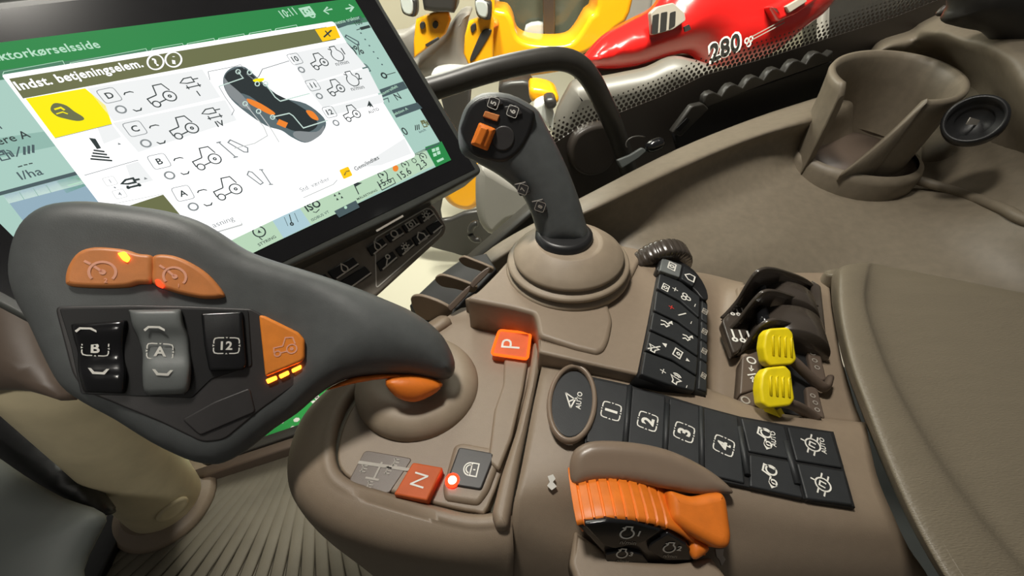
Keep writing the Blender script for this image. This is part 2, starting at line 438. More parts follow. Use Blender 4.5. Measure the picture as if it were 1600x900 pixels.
def keybox():
    out = []
    for sx in (-1, 1):
        for sy in (-1, 1):
            c = [(sx * .1, sy * .46), (sx * .3, sy * .46), (sx * .42, sy * .42), (sx * .46, sy * .3), (sx * .46, sy * .12)]
            out.append((c, 0))
    for sx in (-1, 1): out.append(('f', [(sx * .5, 0.07), (sx * .42, 0), (sx * .5, -.07)])); out.append(('f', [(.05, sx * .5), (0, sx * .42), (-.05, sx * .5)]))
    return out
IC['keybox'] = keybox()
IC['rbox'] = [([(-.3, .46), (.3, .46), (.42, .42), (.46, .3), (.46, -.3), (.42, -.42), (.3, -.46), (-.3, -.46), (-.42, -.42), (-.46, -.3), (-.46, .3), (-.42, .42)], 1)]
def icon(mb, P, name, c, rd, px, m, w=.07, h=0.0, ky=1.0):
    PP = P.off(h); q = PP.q(*c); e = (PP.q(c[0] + rd[0], c[1] + rd[1]) - q).normalized(); u = V((-e.y, e.x)); S = PP.size(c, px)
    if P.ud: u = (PP.q(c[0] + P.ud[0], c[1] + P.ud[1]) - q).normalized()
    mp = lambda p: q + e * (p[0] * S) + u * (p[1] * S * ky)
    for it in IC[name]:
        if it[0] == 'f': mb.face([P.w(p, h) for p in ccw([mp(p) for p in it[1]])], m)
        else: mb.stroke(P, [mp(p) for p in it[0]], w * S, m, h, bool(it[1]))
def lines(mb, P, pts, wpx, m, h=0.0, closed=False):
    PP = P.off(h); mb.stroke(P, PP.qs(pts), PP.size(pts[0], wpx), m, h, closed)
# ================================================================== CAMERA
cam = bpy.data.cameras.new('camera'); cam.sensor_width = 36; cam.lens = 36 * FPX / 1600; cam.clip_start = .01; cam.clip_end = 100
co = bpy.data.objects.new('camera', cam); COL.objects.link(co)
co.location = CAM; co.rotation_euler = (math.pi / 2 - PITCH, 0, 0); SC.camera = co

# ================================================================== TOUCHSCREEN MONITOR
SR = V((.6177, .7862, -.0179)); SD = V((.5429, -.4427, -.7136))
PS = Plane(pt(560, 380, .33), SR, -SD)
mon = thing('touchscreen_monitor', 'large touchscreen monitor with green header and open white settings dialog', 'touchscreen', PS.w(PS.q(560, 380), -.03))
hs = MB(); hs.slab(PS, rnd([(-90, 8), (562, -64), (598, 8), (755, 268), (640, 330), (150, 560), (-190, 380)], 9), M['bezel'], .03, .003)
hs.build('housing', mon)
# slightly recessed dark line where glass and frame meet
gl = MB(); gl.slab(PS, [(-80, 24), (556, -52), (592, 10), (742, 264), (160, 545), (-170, 360)], M['gloss'], .001, 0, .0004); gl.build('cover_glass', mon)
E_ = {}
def em(n, c, s=.93):
    if n not in E_: E_[n] = glow('lit_' + n, c, s)
    return E_[n]
em('teal', (176, 212, 200)); em('teal2', (150, 190, 178)); em('green', (44, 140, 74)); em('green2', (60, 158, 96)); em('white', (255, 255, 255), 1.25)
em('olive', (112, 116, 78)); em('yellow', (255, 240, 0), 1.0); em('amber', (255, 205, 20), 1.0); em('ink', (52, 62, 62)); em('grey', (140, 146, 148)); em('row', (236, 238, 238), 1.05)
em('pale', (192, 222, 192)); em('blue', (180, 212, 222)); em('slate', (78, 96, 100)); em('lgrey', (205, 208, 206)); em('dk', (44, 52, 54)); em('steel', (96, 112, 116)); em('orange', (250, 140, 50)); em('btn', (34, 150, 60)); em('strip', (208, 232, 222)); em('blueg', (152, 180, 196)); em('tabs', (80, 132, 104)); em('hdrtxt', (190, 232, 205))
S = MB(); H = [.0008]
def lay(): H[0] += .00012; return H[0]
def F(p, c, h=None): S.flat(PS, p, E_[c], H[0] if h is None else h)
def T(s, a, b, c='ink', k=1.0, bold=.01): text(S, PS, s, a, b, E_[c], H[0], k, bold)
def I(n, c, px, col='ink', rd=(1, -.22), w=.06, ky=1.0): icon(S, PS, n, c, rd, px, E_[col], w, H[0], ky)
def LN(p, w, c='ink', closed=False): lines(S, PS, p, w, E_[c], H[0], closed)
F([(-60, 74), (553, -3), (704, 250), (158, 506), (-105, 245)], 'teal')
lay()
F([(-60, 74), (553, -3), (571, 27), (345, 62), (100, 96), (-66, 119)], 'green')
F([(-66, 119), (100, 96), (345, 62), (571, 27), (575, 34), (330, 76), (90, 112), (-66, 135)], 'tabs')
# left column
F([(-60, 224), (72, 205), (88, 228), (-40, 254)], 'teal2')
F([(-20, 305), (118, 268), (122, 273), (-16, 310)], 'slate')
F([(5, 305), (122, 273), (160, 322), (40, 350)], 'blueg')
F([(5, 305), (122, 273), (132, 287), (14, 318)], 'strip')
F([(88, 283), (126, 272), (140, 288), (104, 302)], 'btn')
# bottom bar cells
F([(376, 363), (424, 342), (443, 372), (400, 393)], 'pale'); F([(424, 342), (466, 322), (486, 351), (443, 372)], 'blue')
F([(466, 322), (506, 304), (525, 334), (486, 351)], 'pale'); F([(506, 304), (544, 286), (556, 313), (522, 330)], 'pale')
F([(544, 288), (580, 270), (592, 298), (558, 318)], 'pale'); F([(580, 270), (612, 258), (624, 284), (590, 300)], 'pale')
F([(522, 330), (556, 313), (562, 324), (530, 340)], 'slate')
F([(612, 256), (645, 242), (659, 267), (624, 284)], 'pale'); F([(645, 242), (664, 233), (679, 258), (659, 267)], 'pale')
F([(664, 230), (690, 221), (705, 250), (681, 261)], 'green')
F([(158, 506), (400, 393), (376, 363), (300, 398)], 'pale')
# right column label strips
F([(517, 39), (563, 24), (568, 31), (524, 46)], 'slate'); F([(593, 140), (630, 127), (637, 138), (598, 152)], 'slate'); F([(612, 172), (652, 160), (660, 169), (619, 184)], 'slate')
F([(648, 240), (686, 222), (688, 225), (649, 243)], 'slate')
lay()
T('aktorkørselsside', (-10, 96), (158, 74), 'hdrtxt', 1.05, .02)
T('10:11', (443, 28), (465, 22), 'hdrtxt', 1.3, .02)
I('camera', (480, 18), 17, 'hdrtxt', w=.2); I('ring', (487, 23), 10, 'hdrtxt', w=.2)
LN([(519, 14), (506, 17), (512, 11)], 2.2, 'hdrtxt'); LN([(506, 17), (514, 22)], 2.2, 'hdrtxt')
LN([(540, 14), (552, 11), (545, 7)], 2.2, 'hdrtxt'); LN([(552, 11), (547, 18)], 2.2, 'hdrtxt')
for a, b in (((4, 112), (100, 95)), ((108, 98), (230, 76)), ((236, 76), (287, 68)), ((291, 68), (336, 60)), ((340, 60), (383, 53)), ((388, 52), (425, 46)), ((429, 45), (465, 39))):
    LN([(a[0], a[1] + 5), (a[0] + 2, a[1]), (b[0] - 2, b[1]), (b[0] + 1, b[1] + 6)], 1, 'hdrtxt')
T('eneste traktor', (522, 39), (563, 29), 'hdrtxt', .9)
T('n', (-4, 203), (4, 201), 'slate'); T('lere A', (-6, 228), (49, 214), 'ink', 1.1)
I('pumpfuel', (8, 242), 22, 'slate', w=.1); LN([(26, 245), (30, 229)], 2, 'slate'); I('hatch', (45, 234), 24, 'slate', w=.14)
LN([(28, 261), (35, 259)], 2, 'ink'); LN([(37, 258), (43, 257)], 2, 'ink'); LN([(45, 256), (51, 255)], 2, 'ink')
T('l/ha', (34, 281), (69, 272), 'slate')
LN([(106, 290), (128, 284)], 2, 'hdrtxt')
for x in (30, 52, 72): LN([(x, 300 - (x - 30) * .26), (x + 8, 312 - (x - 30) * .26)], 1, 'teal2')
# right column
T('100', (557, 40), (567, 37), 'ink'); LN([(557, 47), (566, 44)], 1); LN([(563, 45), (578, 41)], 4, 'ink')
I('slant', (548, 65), 22, 'slate', w=.08); T('0%', (553, 88), (570, 83), 'ink', 1.2); I('lock', (570, 106), 14, 'slate', w=.1)
for i in range(6): LN([(563 + i * 6.6, 52 + i * 9.8), (565 + i * 6.6, 51.5 + i * 9.8)], 2, 'slate')
I('ring', (600, 118), 9, 'ink', w=.25); LN([(604, 117), (618, 113)], 1)
T('N', (621, 157), (628, 154), 'ink', 1.1); LN([(600, 164), (598, 156), (606, 153), (608, 160)], 1.4, 'slate')
T('Sektion A', (615, 181), (638, 171), 'hdrtxt', .8); T('kontrolfelt', (597, 149), (622, 136), 'hdrtxt', .8)
T('.0', (630, 213), (639, 209)); I('hatch', (652, 199), 12, 'ink', w=.12); I('pumpfuel', (664, 193), 11, 'olive', w=.14); T('km/h', (656, 208), (666, 204), 'slate', .8)
# bottom bar marks
I('ring', (405, 362), 22, w=.09); I('fix', (405, 362), 8); LN([(405, 371), (410, 375)], 1.4); T('STYRING', (405, 385), (432, 371), 'ink', .9)
LN([(452, 335), (456, 349)], 1.4, 'ink'); I('ring', (456, 350), 5, w=.4)
for d in (-8, 8): LN([(452 + d, 336 - d * .4), (458 + d, 350 - d * .4)], .8, 'slate')
T('ISO', (481, 331), (503, 321), 'ink', 1.0, .03); LN([(489, 331), (494, 332), (499, 327)], 1.2); T('ISOBUS VT', (488, 346), (515, 332), 'slate', .9)
for c in ((523, 305), (530, 302), (527, 311), (534, 308)): I('tri', c, 6)
I('flag', (561, 293), 20, w=.08); T('MÅLRETNING', (559, 313), (590, 298), 'ink', .8)
I('gauge', (598, 273), 17, w=.09); T('15.6', (595, 293), (613, 284), 'ink'); LN([(592, 289), (614, 278), (618, 286), (597, 297)], 1.2, 'ink', True)
S.flat(PS, ell((618, 263), 4.5, 5), E_['orange'], H[0]); I('gauge', (633, 257), 14, w=.09); T('15.6', (627, 281), (644, 270))
I('ring', (647, 251), 8, w=.12); I('gauge', (661, 245), 13, w=.09); T('2.3', (657, 266), (668, 257))
for a, b in ((677, 235), (683, 233), (679, 242), (685, 239)): S.flat(PS, [(a - 2.6, b - 2), (a + 2.4, b - 3.6), (a + 3.6, b + 1.4), (a - 1.4, b + 3)], E_['hdrtxt'], H[0])
S.flat(PS, [(682, 251), (692, 246), (694, 249), (684, 254)], E_['hdrtxt'], H[0]); S.flat(PS, ell((540, 324), 2.4, 2.4), E_['hdrtxt'], H[0])
scr = S.build('display_screen', mon, wn=False, smooth_=False)
lab(scr, 'lit screen area with green header and pale teal panels')
# ---- the open dialog
S = MB(); lay(); lay()
F(rnd([(2, 117), (521, 33), (650, 244), (440, 338), (310, 400), (222, 405)], 5), 'white'); lay()
F([(14, 123), (510, 42), (526, 62), (36, 154)], 'olive'); lay()
F([(492, 46), (524, 40), (532, 59), (504, 65)], 'amber')
F([(40, 154), (133, 138), (165, 165), (175, 194), (86, 216)], 'yellow')
F([(200, 322), (255, 304), (290, 346), (225, 356)], 'olive')
for q in ([(136, 138), (316, 108), (345, 152), (178, 190)], [(176, 192), (352, 156), (370, 188), (216, 238)], [(452, 84), (541, 66), (572, 104), (478, 132)], [(478, 134), (574, 106), (594, 145), (504, 168)], [(506, 170), (596, 147), (600, 160), (512, 182)]): F(q, 'row')
F([(175, 194), (190, 214), (162, 225), (152, 200)], 'row'); F([(216, 252), (240, 282), (208, 290), (196, 258)], 'row')
F([(632, 216), (643, 240), (596, 258), (560, 262)], 'row')
lay()
LN([(86, 216), (175, 194)], 1, 'grey'); LN([(132, 274), (216, 250)], 1.2, 'grey'); LN([(160, 322), (255, 303)], 1, 'lgrey')
T('Indst. betjeningselem.', (30, 141), (225, 104), 'white', 1.12, .026)
for c in ((243, 97), (271, 93)):
    LN(ell(c, 12.5, 11.5), 2.2, 'white', True)
textc(S, PS, '?', (243, 97), (1, -.18), 13, E_['white'], H[0], .03); LN([(271, 88), (271.5, 89)], 3, 'white'); LN([(271, 94), (272, 100)], 4, 'white')
LN([(508, 48), (516, 57)], 2, 'ink'); LN([(518, 47), (506, 58)], 2, 'ink')
F(smooth([(79, 172), (82, 163), (90, 161), (104, 165), (116, 174), (129, 182), (131, 187), (120, 189), (100, 185), (88, 181)], 3), 'olive'); lay(); LN([(85, 171), (95, 168), (101, 172)], 3, 'yellow'); LN([(88, 178), (98, 175), (106, 178)], 2, 'yellow')
I('boots', (153, 235), 46, 'ink', rd=(1, .05), w=.07); I('tri', (187, 225), 7, 'grey', rd=(0, 1)); I('tri', (228, 279), 7, 'grey', rd=(0, 1))
for ch, c in (('1', (172, 283)), ('4', (187, 303))):
    I('rbox', c, 17, 'lgrey', w=.05); textc(S, PS, ch, c, (1, -.25), 7, E_['grey'], H[0], .01)
LN([(178, 292), (181, 294)], 2, 'grey'); I('cyl', (206, 286), 26, 'ink', w=.13)
for ch, c in (('D', (171, 149)), ('C', (211, 201)), ('B', (249, 252)), ('A', (286, 302))):
    I('rbox', c, 27, 'grey', w=.04); textc(S, PS, ch, c, (1, -.22), 11, E_['ink'], H[0], .02)
    i = 'DCBA'.index(ch)
    I('arcup', (c[0] + 29, c[1] - 4), 15, 'ink'); I('arcdn', ((216, 253, 290, 326)[i], (172, 223, 271, 320)[i]), 14, 'ink'); I('ring', ((189, 228, 265, 302)[i], (171, 224, 274, 323)[i]), 16, 'grey', w=.16)
    I('tractor', ((250, 285, 321, 354)[i], (148, 198, 246, 293)[i]), 40, 'ink', w=.045)
I('cyl', (298, 129), 28, 'ink', w=.06); textc(S, PS, 'I', (310, 146), (1, -.22), 9, E_['ink'], H[0], .02); I('cyl', (332, 177), 28, 'ink', w=.06); textc(S, PS, 'IV', (344, 193), (1, -.22), 10, E_['ink'], H[0], .02)
I('slant', (368, 232), 34, 'grey', w=.06); I('slant', (404, 276), 30, 'grey', rd=(-.9, .0), w=.06, ky=1)
for ch, c, tc, en, rp in (('10', (461, 92), (497, 95), (527, 86), '1'), ('11', (489, 133), (523, 136), (551, 125), '2'), ('12', (515, 175), (548, 176), None, None)):
    I('rbox', c, 18, 'grey', w=.05); textc(S, PS, ch, c, (1, -.2), 8, E_['ink'], H[0], .02)
    I('ring', (c[0] + 10, c[1] + 17), 10, 'grey', w=.2); I('tractor', tc, 26, 'ink', w=.055)
    if en:
        I('engine', en, 26, 'ink', w=.05); textc(S, PS, rp, (en[0] + 9, en[1] - 6), (1, -.2), 10, E_['ink'], H[0], .01); T('n/min', (en[0] - 1, en[1] + 17), (en[0] + 19, en[1] + 13), 'ink', .9, 0)
I('fix', (578, 163), 13, 'ink', rd=(1, .1)); T('AUTO', (577, 178), (593, 172), 'ink', .95)
F(rnd([(300, 358), (372, 338), (380, 352), (310, 372)], 3), 'lgrey'); lay(); F(rnd([(301, 356), (371, 337), (378, 350), (310, 370)], 3), 'white'); lay()
T('asning', (334, 356), (367, 344), 'grey', .9, 0)
LN([(474, 309), (521, 288), (527, 281)], 1.4, 'lgrey'); T('Std. værdier', (471, 300), (516, 281), 'grey', .9, 0)
F(rnd([(530, 266), (544, 260), (551, 274), (537, 280)], 2), 'amber'); T('Gem/Indlæs', (556, 267), (593, 248), 'ink', .9)
LN([(538, 274), (541, 268), (546, 267)], 2, 'ink')
# picture of the lever
F(smooth([(350, 118), (362, 106), (380, 104), (392, 112), (412, 130), (440, 152), (478, 162), (506, 184), (508, 200), (494, 216), (476, 223), (455, 214), (440, 204), (415, 196), (385, 176), (362, 156), (350, 136)]), 'steel'); lay()
F(smooth([(352, 118), (366, 108), (384, 108), (420, 140), (462, 162), (488, 180), (496, 196), (478, 207), (448, 200), (424, 178), (390, 150), (356, 140)]), 'dk'); lay()
F(smooth([(350, 122), (358, 130), (380, 150), (392, 172), (372, 162), (354, 144)]), 'grey')
F(smooth([(462, 205), (494, 206), (506, 196), (502, 210), (480, 222), (460, 214)]), 'grey')
F(smooth([(386, 154), (404, 160), (424, 172), (430, 178), (422, 179), (404, 170), (390, 162)]), 'orange'); F(smooth([(478, 173), (488, 174), (497, 184), (496, 188), (486, 184)]), 'orange')
F([(436, 186), (450, 192), (446, 200), (432, 194)], 'orange'); F(smooth([(396, 124), (412, 122), (410, 127), (398, 128)]), 'yellow'); F(smooth([(372, 160), (384, 154), (388, 168), (378, 168)]), 'grey')
lay()
LN([(325, 112), (366, 104), (376, 101), (382, 108)], 1, 'grey'); LN([(325, 112), (328, 125)], 1, 'grey')
LN([(342, 135), (380, 122), (372, 112)], 1.6, 'strip'); LN([(342, 135), (352, 152), (366, 172), (362, 180)], 1, 'grey')
LN([(385, 115), (396, 124), (404, 120), (410, 108), (452, 95)], 1.2, 'grey')
LN([(415, 131), (430, 152), (438, 158), (484, 146)], 1.8, 'strip'); LN([(425, 183), (452, 177), (458, 181), (474, 200), (512, 188)], 1.8, 'strip')
LN([(383, 162), (412, 198), (418, 212), (398, 224), (366, 232)], 1.4, 'lgrey'); LN([(404, 175), (424, 202), (436, 222)], 1.4, 'lgrey')
for c in ((372, 112), (390, 113), (402, 131), (415, 131), (383, 162), (404, 174), (426, 183)): LN(ell(c, 3.4, 3.4, n=12), 1.5, 'strip', True)
lab(S.build('settings_dialog', mon, wn=False, smooth_=False), 'white pop-up dialog with a picture of the lever and tractor symbols')

# ================================================================== KEY BAR UNDER THE MONITOR
PB = PS.off(-.0315)
kb = thing('hotkey_bar', 'grey bar of two rows of black hot keys hanging under the monitor edge', 'keypad', PB.w(PB.q(600, 410), -.02))
b = MB(); b.slab(PB, rnd([(396, 442), (576, 352), (660, 306), (680, 322), (698, 352), (697, 364), (590, 462), (500, 520)], 7), M['kbar'], .02, .003); b.build('housing', kb)
b = MB(); q = rnd([(586, 372), (667, 325), (675, 328), (691, 353), (688, 363), (588, 450)], 5); lines(b, PB, q, 1.8, M['white'], .0004, True)
b.build('trim_line', kb)
b = MB(); lines(b, PS, [(588, 361), (630, 337)], 3, M['greyprint'], .0016); b.build('slot_highlight', mon)  # pale stroke paints the highlight along the housing slot
kq = [([(652, 338), (672, 326), (680, 336), (660, 349)], 'sun'), ([(628, 352), (648, 341), (657, 351), (636, 364)], 'camera'), ([(602, 368), (624, 355), (633, 366), (611, 379)], 'lens'), ([(573, 386), (597, 371), (606, 383), (582, 400)], 'drop'),
      ([(666, 355), (685, 343), (694, 354), (675, 367)], None), ([(644, 371), (664, 358), (673, 369), (652, 384)], 'house'), ([(618, 389), (641, 373), (649, 384), (627, 401)], 'sun'), ([(588, 410), (614, 392), (622, 404), (596, 424)], 'wrench'),
      ([(512, 424), (552, 401), (562, 414), (524, 438)], 'drop'), ([(478, 444), (508, 427), (520, 440), (490, 458)], None), ([(530, 440), (570, 415), (582, 428), (542, 455)], None)]
for q, ic in kq:
    b = MB(); b.slab(PB, rnd(q, 2), M['black'], .004, .001, .0022); k = b.build('hot_key', kb)
    c = (sum(p[0] for p in q) / 4, sum(p[1] for p in q) / 4); g = MB()
    if ic: icon(g, PB, ic, (c[0], c[1] - 1), (1, -.6), 16, M['white'], .13, .0024)
    lines(g, PB, [(q[3][0] + 2, q[3][1] - 3), (q[2][0] - 2, q[2][1] - 2)], 2.4, M['white'], .0024); g.build('legend', k, wn=False)
# ================================================================== BIG MULTIFUNCTION GRIP LEVER
A_ = pt(120, 480, .205); B_ = pt(690, 575, .268)
PJ = facing(A_, (330, 520), B_ - A_)
lev = thing('multifunction_lever', 'big dark grey grip lever with orange rocker and grey paddle keys', 'joystick', pz(652, 622, .592))
GOUT = [(18, 430), (22, 388), (36, 354), (60, 331), (92, 319), (140, 316), (200, 322), (262, 331), (312, 346), (348, 366), (386, 391), (430, 408), (482, 424), (542, 444), (602, 468), (648, 489), (684, 517), (704, 548), (710, 574), (700, 592), (672, 592), (640, 586), (598, 585), (552, 590), (520, 602), (492, 622), (464, 646), (428, 670), (388, 702), (352, 722), (326, 724), (292, 716), (238, 690), (182, 655), (132, 628), (98, 602), (74, 560), (50, 508), (28, 468)]
xa = PJ.q(455, 520).x; xb = PJ.q(590, 520).x
def gR(p):
    t = max(0, min(1, (p.x - xa) / (xb - xa))); t = t * t * (3 - 2 * t); return .013 + .012 * t
def gH(p):
    t = max(0, min(1, (p.x - xa) / (xb - xa))); t = t * t * (3 - 2 * t); return .011 + .007 * t
b = MB(); b.inflate(PJ, smooth(GOUT, 3), M['grip'], gR, gH, lambda p: gH(p) * .95, .0045)
b.build('grip_body', lev, wn=False)
PF = PJ.off(.0108); PF.ud = (.04, -1)
def jslab(name, q, m, depth, r, h, par=lev, k=4, sm=False, rc=4):
    b = MB(); b.slab(PF, smooth(q, k) if sm else rnd(q, rc), m, depth, r, h); return b.build(name, par)
jslab('face_panel', [(84, 478), (212, 476), (300, 478), (392, 482), (400, 486), (474, 526), (484, 560), (470, 596), (408, 640), (350, 688), (316, 692), (250, 660), (132, 612), (112, 585)], M['gripdark'], .004, .001, .0008, rc=12)
jslab('key_recess', [(92, 482), (212, 480), (300, 482), (388, 484), (394, 572), (330, 592), (300, 622), (126, 616), (110, 540)], M['well'], .004, .0004, .0014, rc=5)
jslab('blank_panel', [(284, 656), (334, 628), (390, 606), (399, 644), (312, 681)], M['gripdark'], .003, .0008, .0018, rc=6)
rk = MB(); rk.slab(PF, smooth([(99, 436), (104, 414), (120, 393), (146, 385), (190, 388), (214, 395), (236, 399), (238, 420), (236, 441), (214, 443), (195, 448), (150, 449), (106, 446)], 4), M['orangebr'], .006, .0022, .0036)
r1 = rk.build('rocker_switch', lev); lab(r1, 'left half of the orange rocker, numbered 2, with a lit red lamp')
rk = MB(); rk.slab(PF, smooth([(238, 399), (262, 397), (290, 406), (322, 426), (347, 455), (346, 464), (318, 466), (284, 460), (252, 450), (236, 441), (236, 420)], 4), M['orangebr'], .006, .0022, .0034)
r2 = rk.build('rocker_switch', lev); lab(r2, 'right half of the orange rocker, with a dim red lamp')
g = MB(); icon(g, PF, 'gauge', (160, 425), (1, .02), 46, M['pinkprint'], .09, .0039); textc(g, PF, '2', (165, 438), (1, .05), 8, M['pinkprint'], .0039); g.build('legend', r1, wn=False)
g = MB(); icon(g, PF, 'gauge', (273, 432), (1, .1), 40, M['pinkprint'], .09, .0037); textc(g, PF, '1', (279, 446), (1, .05), 6, M['pinkprint'], .0037); g.build('legend', r2, wn=False)
g = MB(); g.slab(PF, rnd([(182, 395), (194, 392), (203, 403), (198, 410), (190, 406)], 3), M['ledhot'], .002, .0008, .0046); g.build('indicator_lamp', r1)
g = MB(); g.slab(PF, rnd([(242, 437), (248, 437), (256, 447), (252, 450), (244, 446)], 2), M['led'], .002, .0006, .0040); g.build('indicator_lamp', r2)
# paddle keys B and A: saddle shaped, high at both ends
def paddle(name, q, m, lbl):
    """q = rows of left/right pixels with heights"""
    rows = []
    for (l, r, h, hc) in q:
        row = []
        P2 = PF
        for j, f in enumerate((0, .06, .2, .5, .8, .94, 1)):
            x = l[0] + (r[0] - l[0]) * f; y = l[1] + (r[1] - l[1]) * f
            hh = (h - .0035, h - .0008, h, h, h, h - .0008, h - .0035)[j]
            pp = P2.off(hh); row.append(pp.w(pp.q(x, y), 0))
        rows.append(row)
    b = MB(); b.loft(rows, m, 3, 4); o = b.build(name, lev, wn=False, solid=.003); lab(o, lbl); return o
kB = paddle('paddle_key', [((110, 506), (198, 500), .002, 0), ((111, 509), (199, 502), .005, 0), ((114, 524), (197, 518), .0055, 0), ((119, 548), (196, 545), .0035, 0), ((120, 566), (197, 565), .0035, 0), ((124, 588), (198, 586), .0058, 0), ((130, 610), (196, 612), .0048, 0), ((132, 613), (195, 615), .002, 0)], M['gloss'], 'black paddle key marked B')
kA = paddle('paddle_key', [((200, 484), (282, 483), .003, 0), ((202, 488), (284, 487), .0065, 0), ((206, 508), (288, 508), .0065, 0), ((216, 530), (296, 528), .0045, 0), ((222, 552), (298, 552), .0045, 0), ((222, 580), (299, 578), .007, 0), ((224, 608), (296, 606), .006, 0), ((232, 618), (288, 616), .0035, 0)], M['keygrey'], 'grey paddle key marked A')
for o, ch, c, hh, up, dn in ((kB, 'B', (149, 544), .0042, (134, 515, .006), (154, 581, .0062)), (kA, 'A', (250, 549), .0052, (241, 513, .0070), (254, 583, .0076))):
    g = MB(); textc(g, PF, ch, c, (1, .06), 17, M['white'], hh, .03); icon(g, PF, 'keybox', c, (1, .05), 40, M['white'], .045, hh, .72)
    icon(g, PF, 'arcup', up[:2], (1, .05), 30, M['white'], 0, up[2]); icon(g, PF, 'arcdn', dn[:2], (1, .05), 30, M['white'], 0, dn[2]); g.build('legend', o, wn=False)
k12 = jslab('square_key', [(313, 489), (378, 486), (385, 570), (379, 578), (326, 580), (318, 540)], M['gloss'], .006, .0014, .0042)
g = MB(); textc(g, PF, '12', (354, 540), (1, .0), 14, M['white'], .0044, .03); icon(g, PF, 'keybox', (354, 540), (1, 0), 40, M['white'], .045, .0044, .72); g.build('legend', k12, wn=False)
kt = jslab('orange_key', [(404, 492), (413, 493), (466, 519), (476, 531), (476, 560), (470, 566), (414, 589)], M['orangekey'], .006, .0016, .0042)
g = MB(); icon(g, PF, 'tractor', (446, 541), (1, -.05), 34, M['pinkprint'], .06, .0044); g.build('legend', kt, wn=False)
for q in ([(415, 593), (431, 587), (433, 593), (418, 600)], [(435, 586), (450, 579), (452, 585), (438, 592)], [(455, 577), (470, 570), (471, 576), (457, 583)]):
    jslab('indicator_bar', q, M['ledhot'], .003, .0005, .0026, rc=2)
# orange trigger under the grip
b = MB(); b.inflate(PJ.off(.001), smooth([(508, 610), (550, 590), (600, 584), (650, 585), (688, 596), (684, 606), (640, 594), (600, 592), (550, 600)], 3), M['orange'], .004, .006, .006, .0025)
b.build('trigger_edge', lev, wn=False)
b = MB(); b.inflate(PJ.off(.003), smooth([(602, 594), (616, 618), (640, 628), (662, 624), (688, 607), (678, 592), (640, 585)], 3), M['orange'], .008, .007, .006, .0025)
b.build('trigger', lev, wn=False)
# domed rubber boot
bc = pz(655, 614, .588)
b = MB(); b.lathe(bc, (.1, .02, 1), [(.026, -.012), (.0345, -.004), (.0395, .002), (.0425, .008), (.0415, .014), (.0375, .019), (.031, .0215), (.026, .021), (.022, .019), (.018, .021), (.014, .024)], M['boot'], 64)
b.build('boot', lev, wn=False, sub=1)
b = MB(); b.lathe(bc + V((.002, -.008, -.012)), (0, 0, 1), [(.043, 0), (.043, .008), (.041, .0105), (.03, .011)], M['taupe_dark'], 64); b.build('boot_ring', lev, wn=False)
b = MB(); b.tube([PJ.w(PJ.q(660, 545), -.004), PJ.w(PJ.q(676, 560), -.012), bc + V((.006, .0, .010))], [.011, .011, .011], M['grip'], 24); b.build('shaft', lev, wn=False)

# ================================================================== SMALL JOYSTICK
PK0 = pt(880, 376, .322); PK1 = pt(790, 200, .300)
PK = facing(PK0, (840, 280), (1, .05, 0)); PK = Plane(PK0, (PK1 - PK0).cross(-ray(835, 280)), PK1 - PK0)
js = thing('joystick', 'slim dark grey joystick with an orange slider on a ribbed boot', 'joystick', pz(885, 412, .628))
JOUT = [(716, 214), (719, 190), (730, 164), (754, 146), (796, 147), (836, 168), (850, 190), (868, 224), (886, 262), (903, 306), (914, 344), (920, 372), (906, 384), (872, 387), (846, 381), (838, 360), (830, 334), (816, 306), (796, 286), (770, 268), (744, 254), (722, 240)]
b = MB(); b.inflate(PK, smooth(JOUT, 3), M['grip'], .017, .015, .016, .005); b.build('grip_body', js, wn=False)
PH = PK.off(.0135)
b = MB(); b.slab(PH, smooth([(718, 208), (723, 186), (734, 163), (757, 149), (794, 152), (826, 168), (836, 178), (830, 206), (815, 234), (792, 252), (768, 252), (736, 240)], 3), M['black'], .008, .003, .0028); b.build('head_panel', js)
for ch, c, q in (('5', (771, 161), [(756, 153), (778, 150), (787, 163), (764, 170)]), ('6', (801, 174), [(787, 166), (808, 164), (817, 178), (795, 185)])):
    b = MB(); b.slab(PH, rnd(q, 3), M['gripdark'], .003, .0008, .0040); k = b.build('square_key', js); lab(k, 'small black key marked ' + ch)
    g = MB(); textc(g, PH, ch, c, (.35, -1), 9, M['white'], .0042, .03); icon(g, PH, 'rbox', c, (.35, -1), 18, M['white'], .05, .0042); g.build('legend', k, wn=False)
b = MB(); b.slab(PH, rnd([(758, 173), (781, 180), (777, 190), (754, 182)], 1.5), M['orangebr'], .003, .0006, .0040); b.build('marker_plate', js)
b = MB(); b.slab(PH, rnd([(748, 190), (775, 201), (761, 236), (734, 225)], 4), M['orange'], .006, .003, .0075); sl = b.build('slider', js)
b = MB(); b.slab(PH, rnd([(751, 196), (764, 201), (752, 230), (738, 224)], 3), M['orange'], .003, .0015, .0088); b.build('slider_ridge', sl)
b = MB(); b.slab(PH, ell((786, 216), 18, 20, .3), M['gripdark'], .003, .001, .0036); b.build('thumb_dish', js)
PH2 = PK.off(.0147)
for ch, c in (('7', (816, 296)), ('8', (843, 323))):
    b = MB(); b.slab(PH2, rnd([(c[0] - 12, c[1] - 8), (c[0] + 6, c[1] - 12), (c[0] + 13, c[1] + 6), (c[0] - 4, c[1] + 11)], 3), M['gripdark'], .004, .0008, .0012); k = b.build('side_key', js); lab(k, 'side key marked ' + ch)
    g = MB(); textc(g, PH2, ch, (c[0] + 1, c[1]), (.5, -1), 7, M['greyprint'], .0014, .02); icon(g, PH2, 'rbox', (c[0] + 1, c[1]), (1, .35), 16, M['greyprint'], .05, .0014); lines(g, PH2, [(c[0] - 12, c[1] - 8), (c[0] + 5, c[1] - 12)], 1.2, M['greyprint'], .0014); g.build('legend', k, wn=False)
bc2 = pz(886, 421, .627)
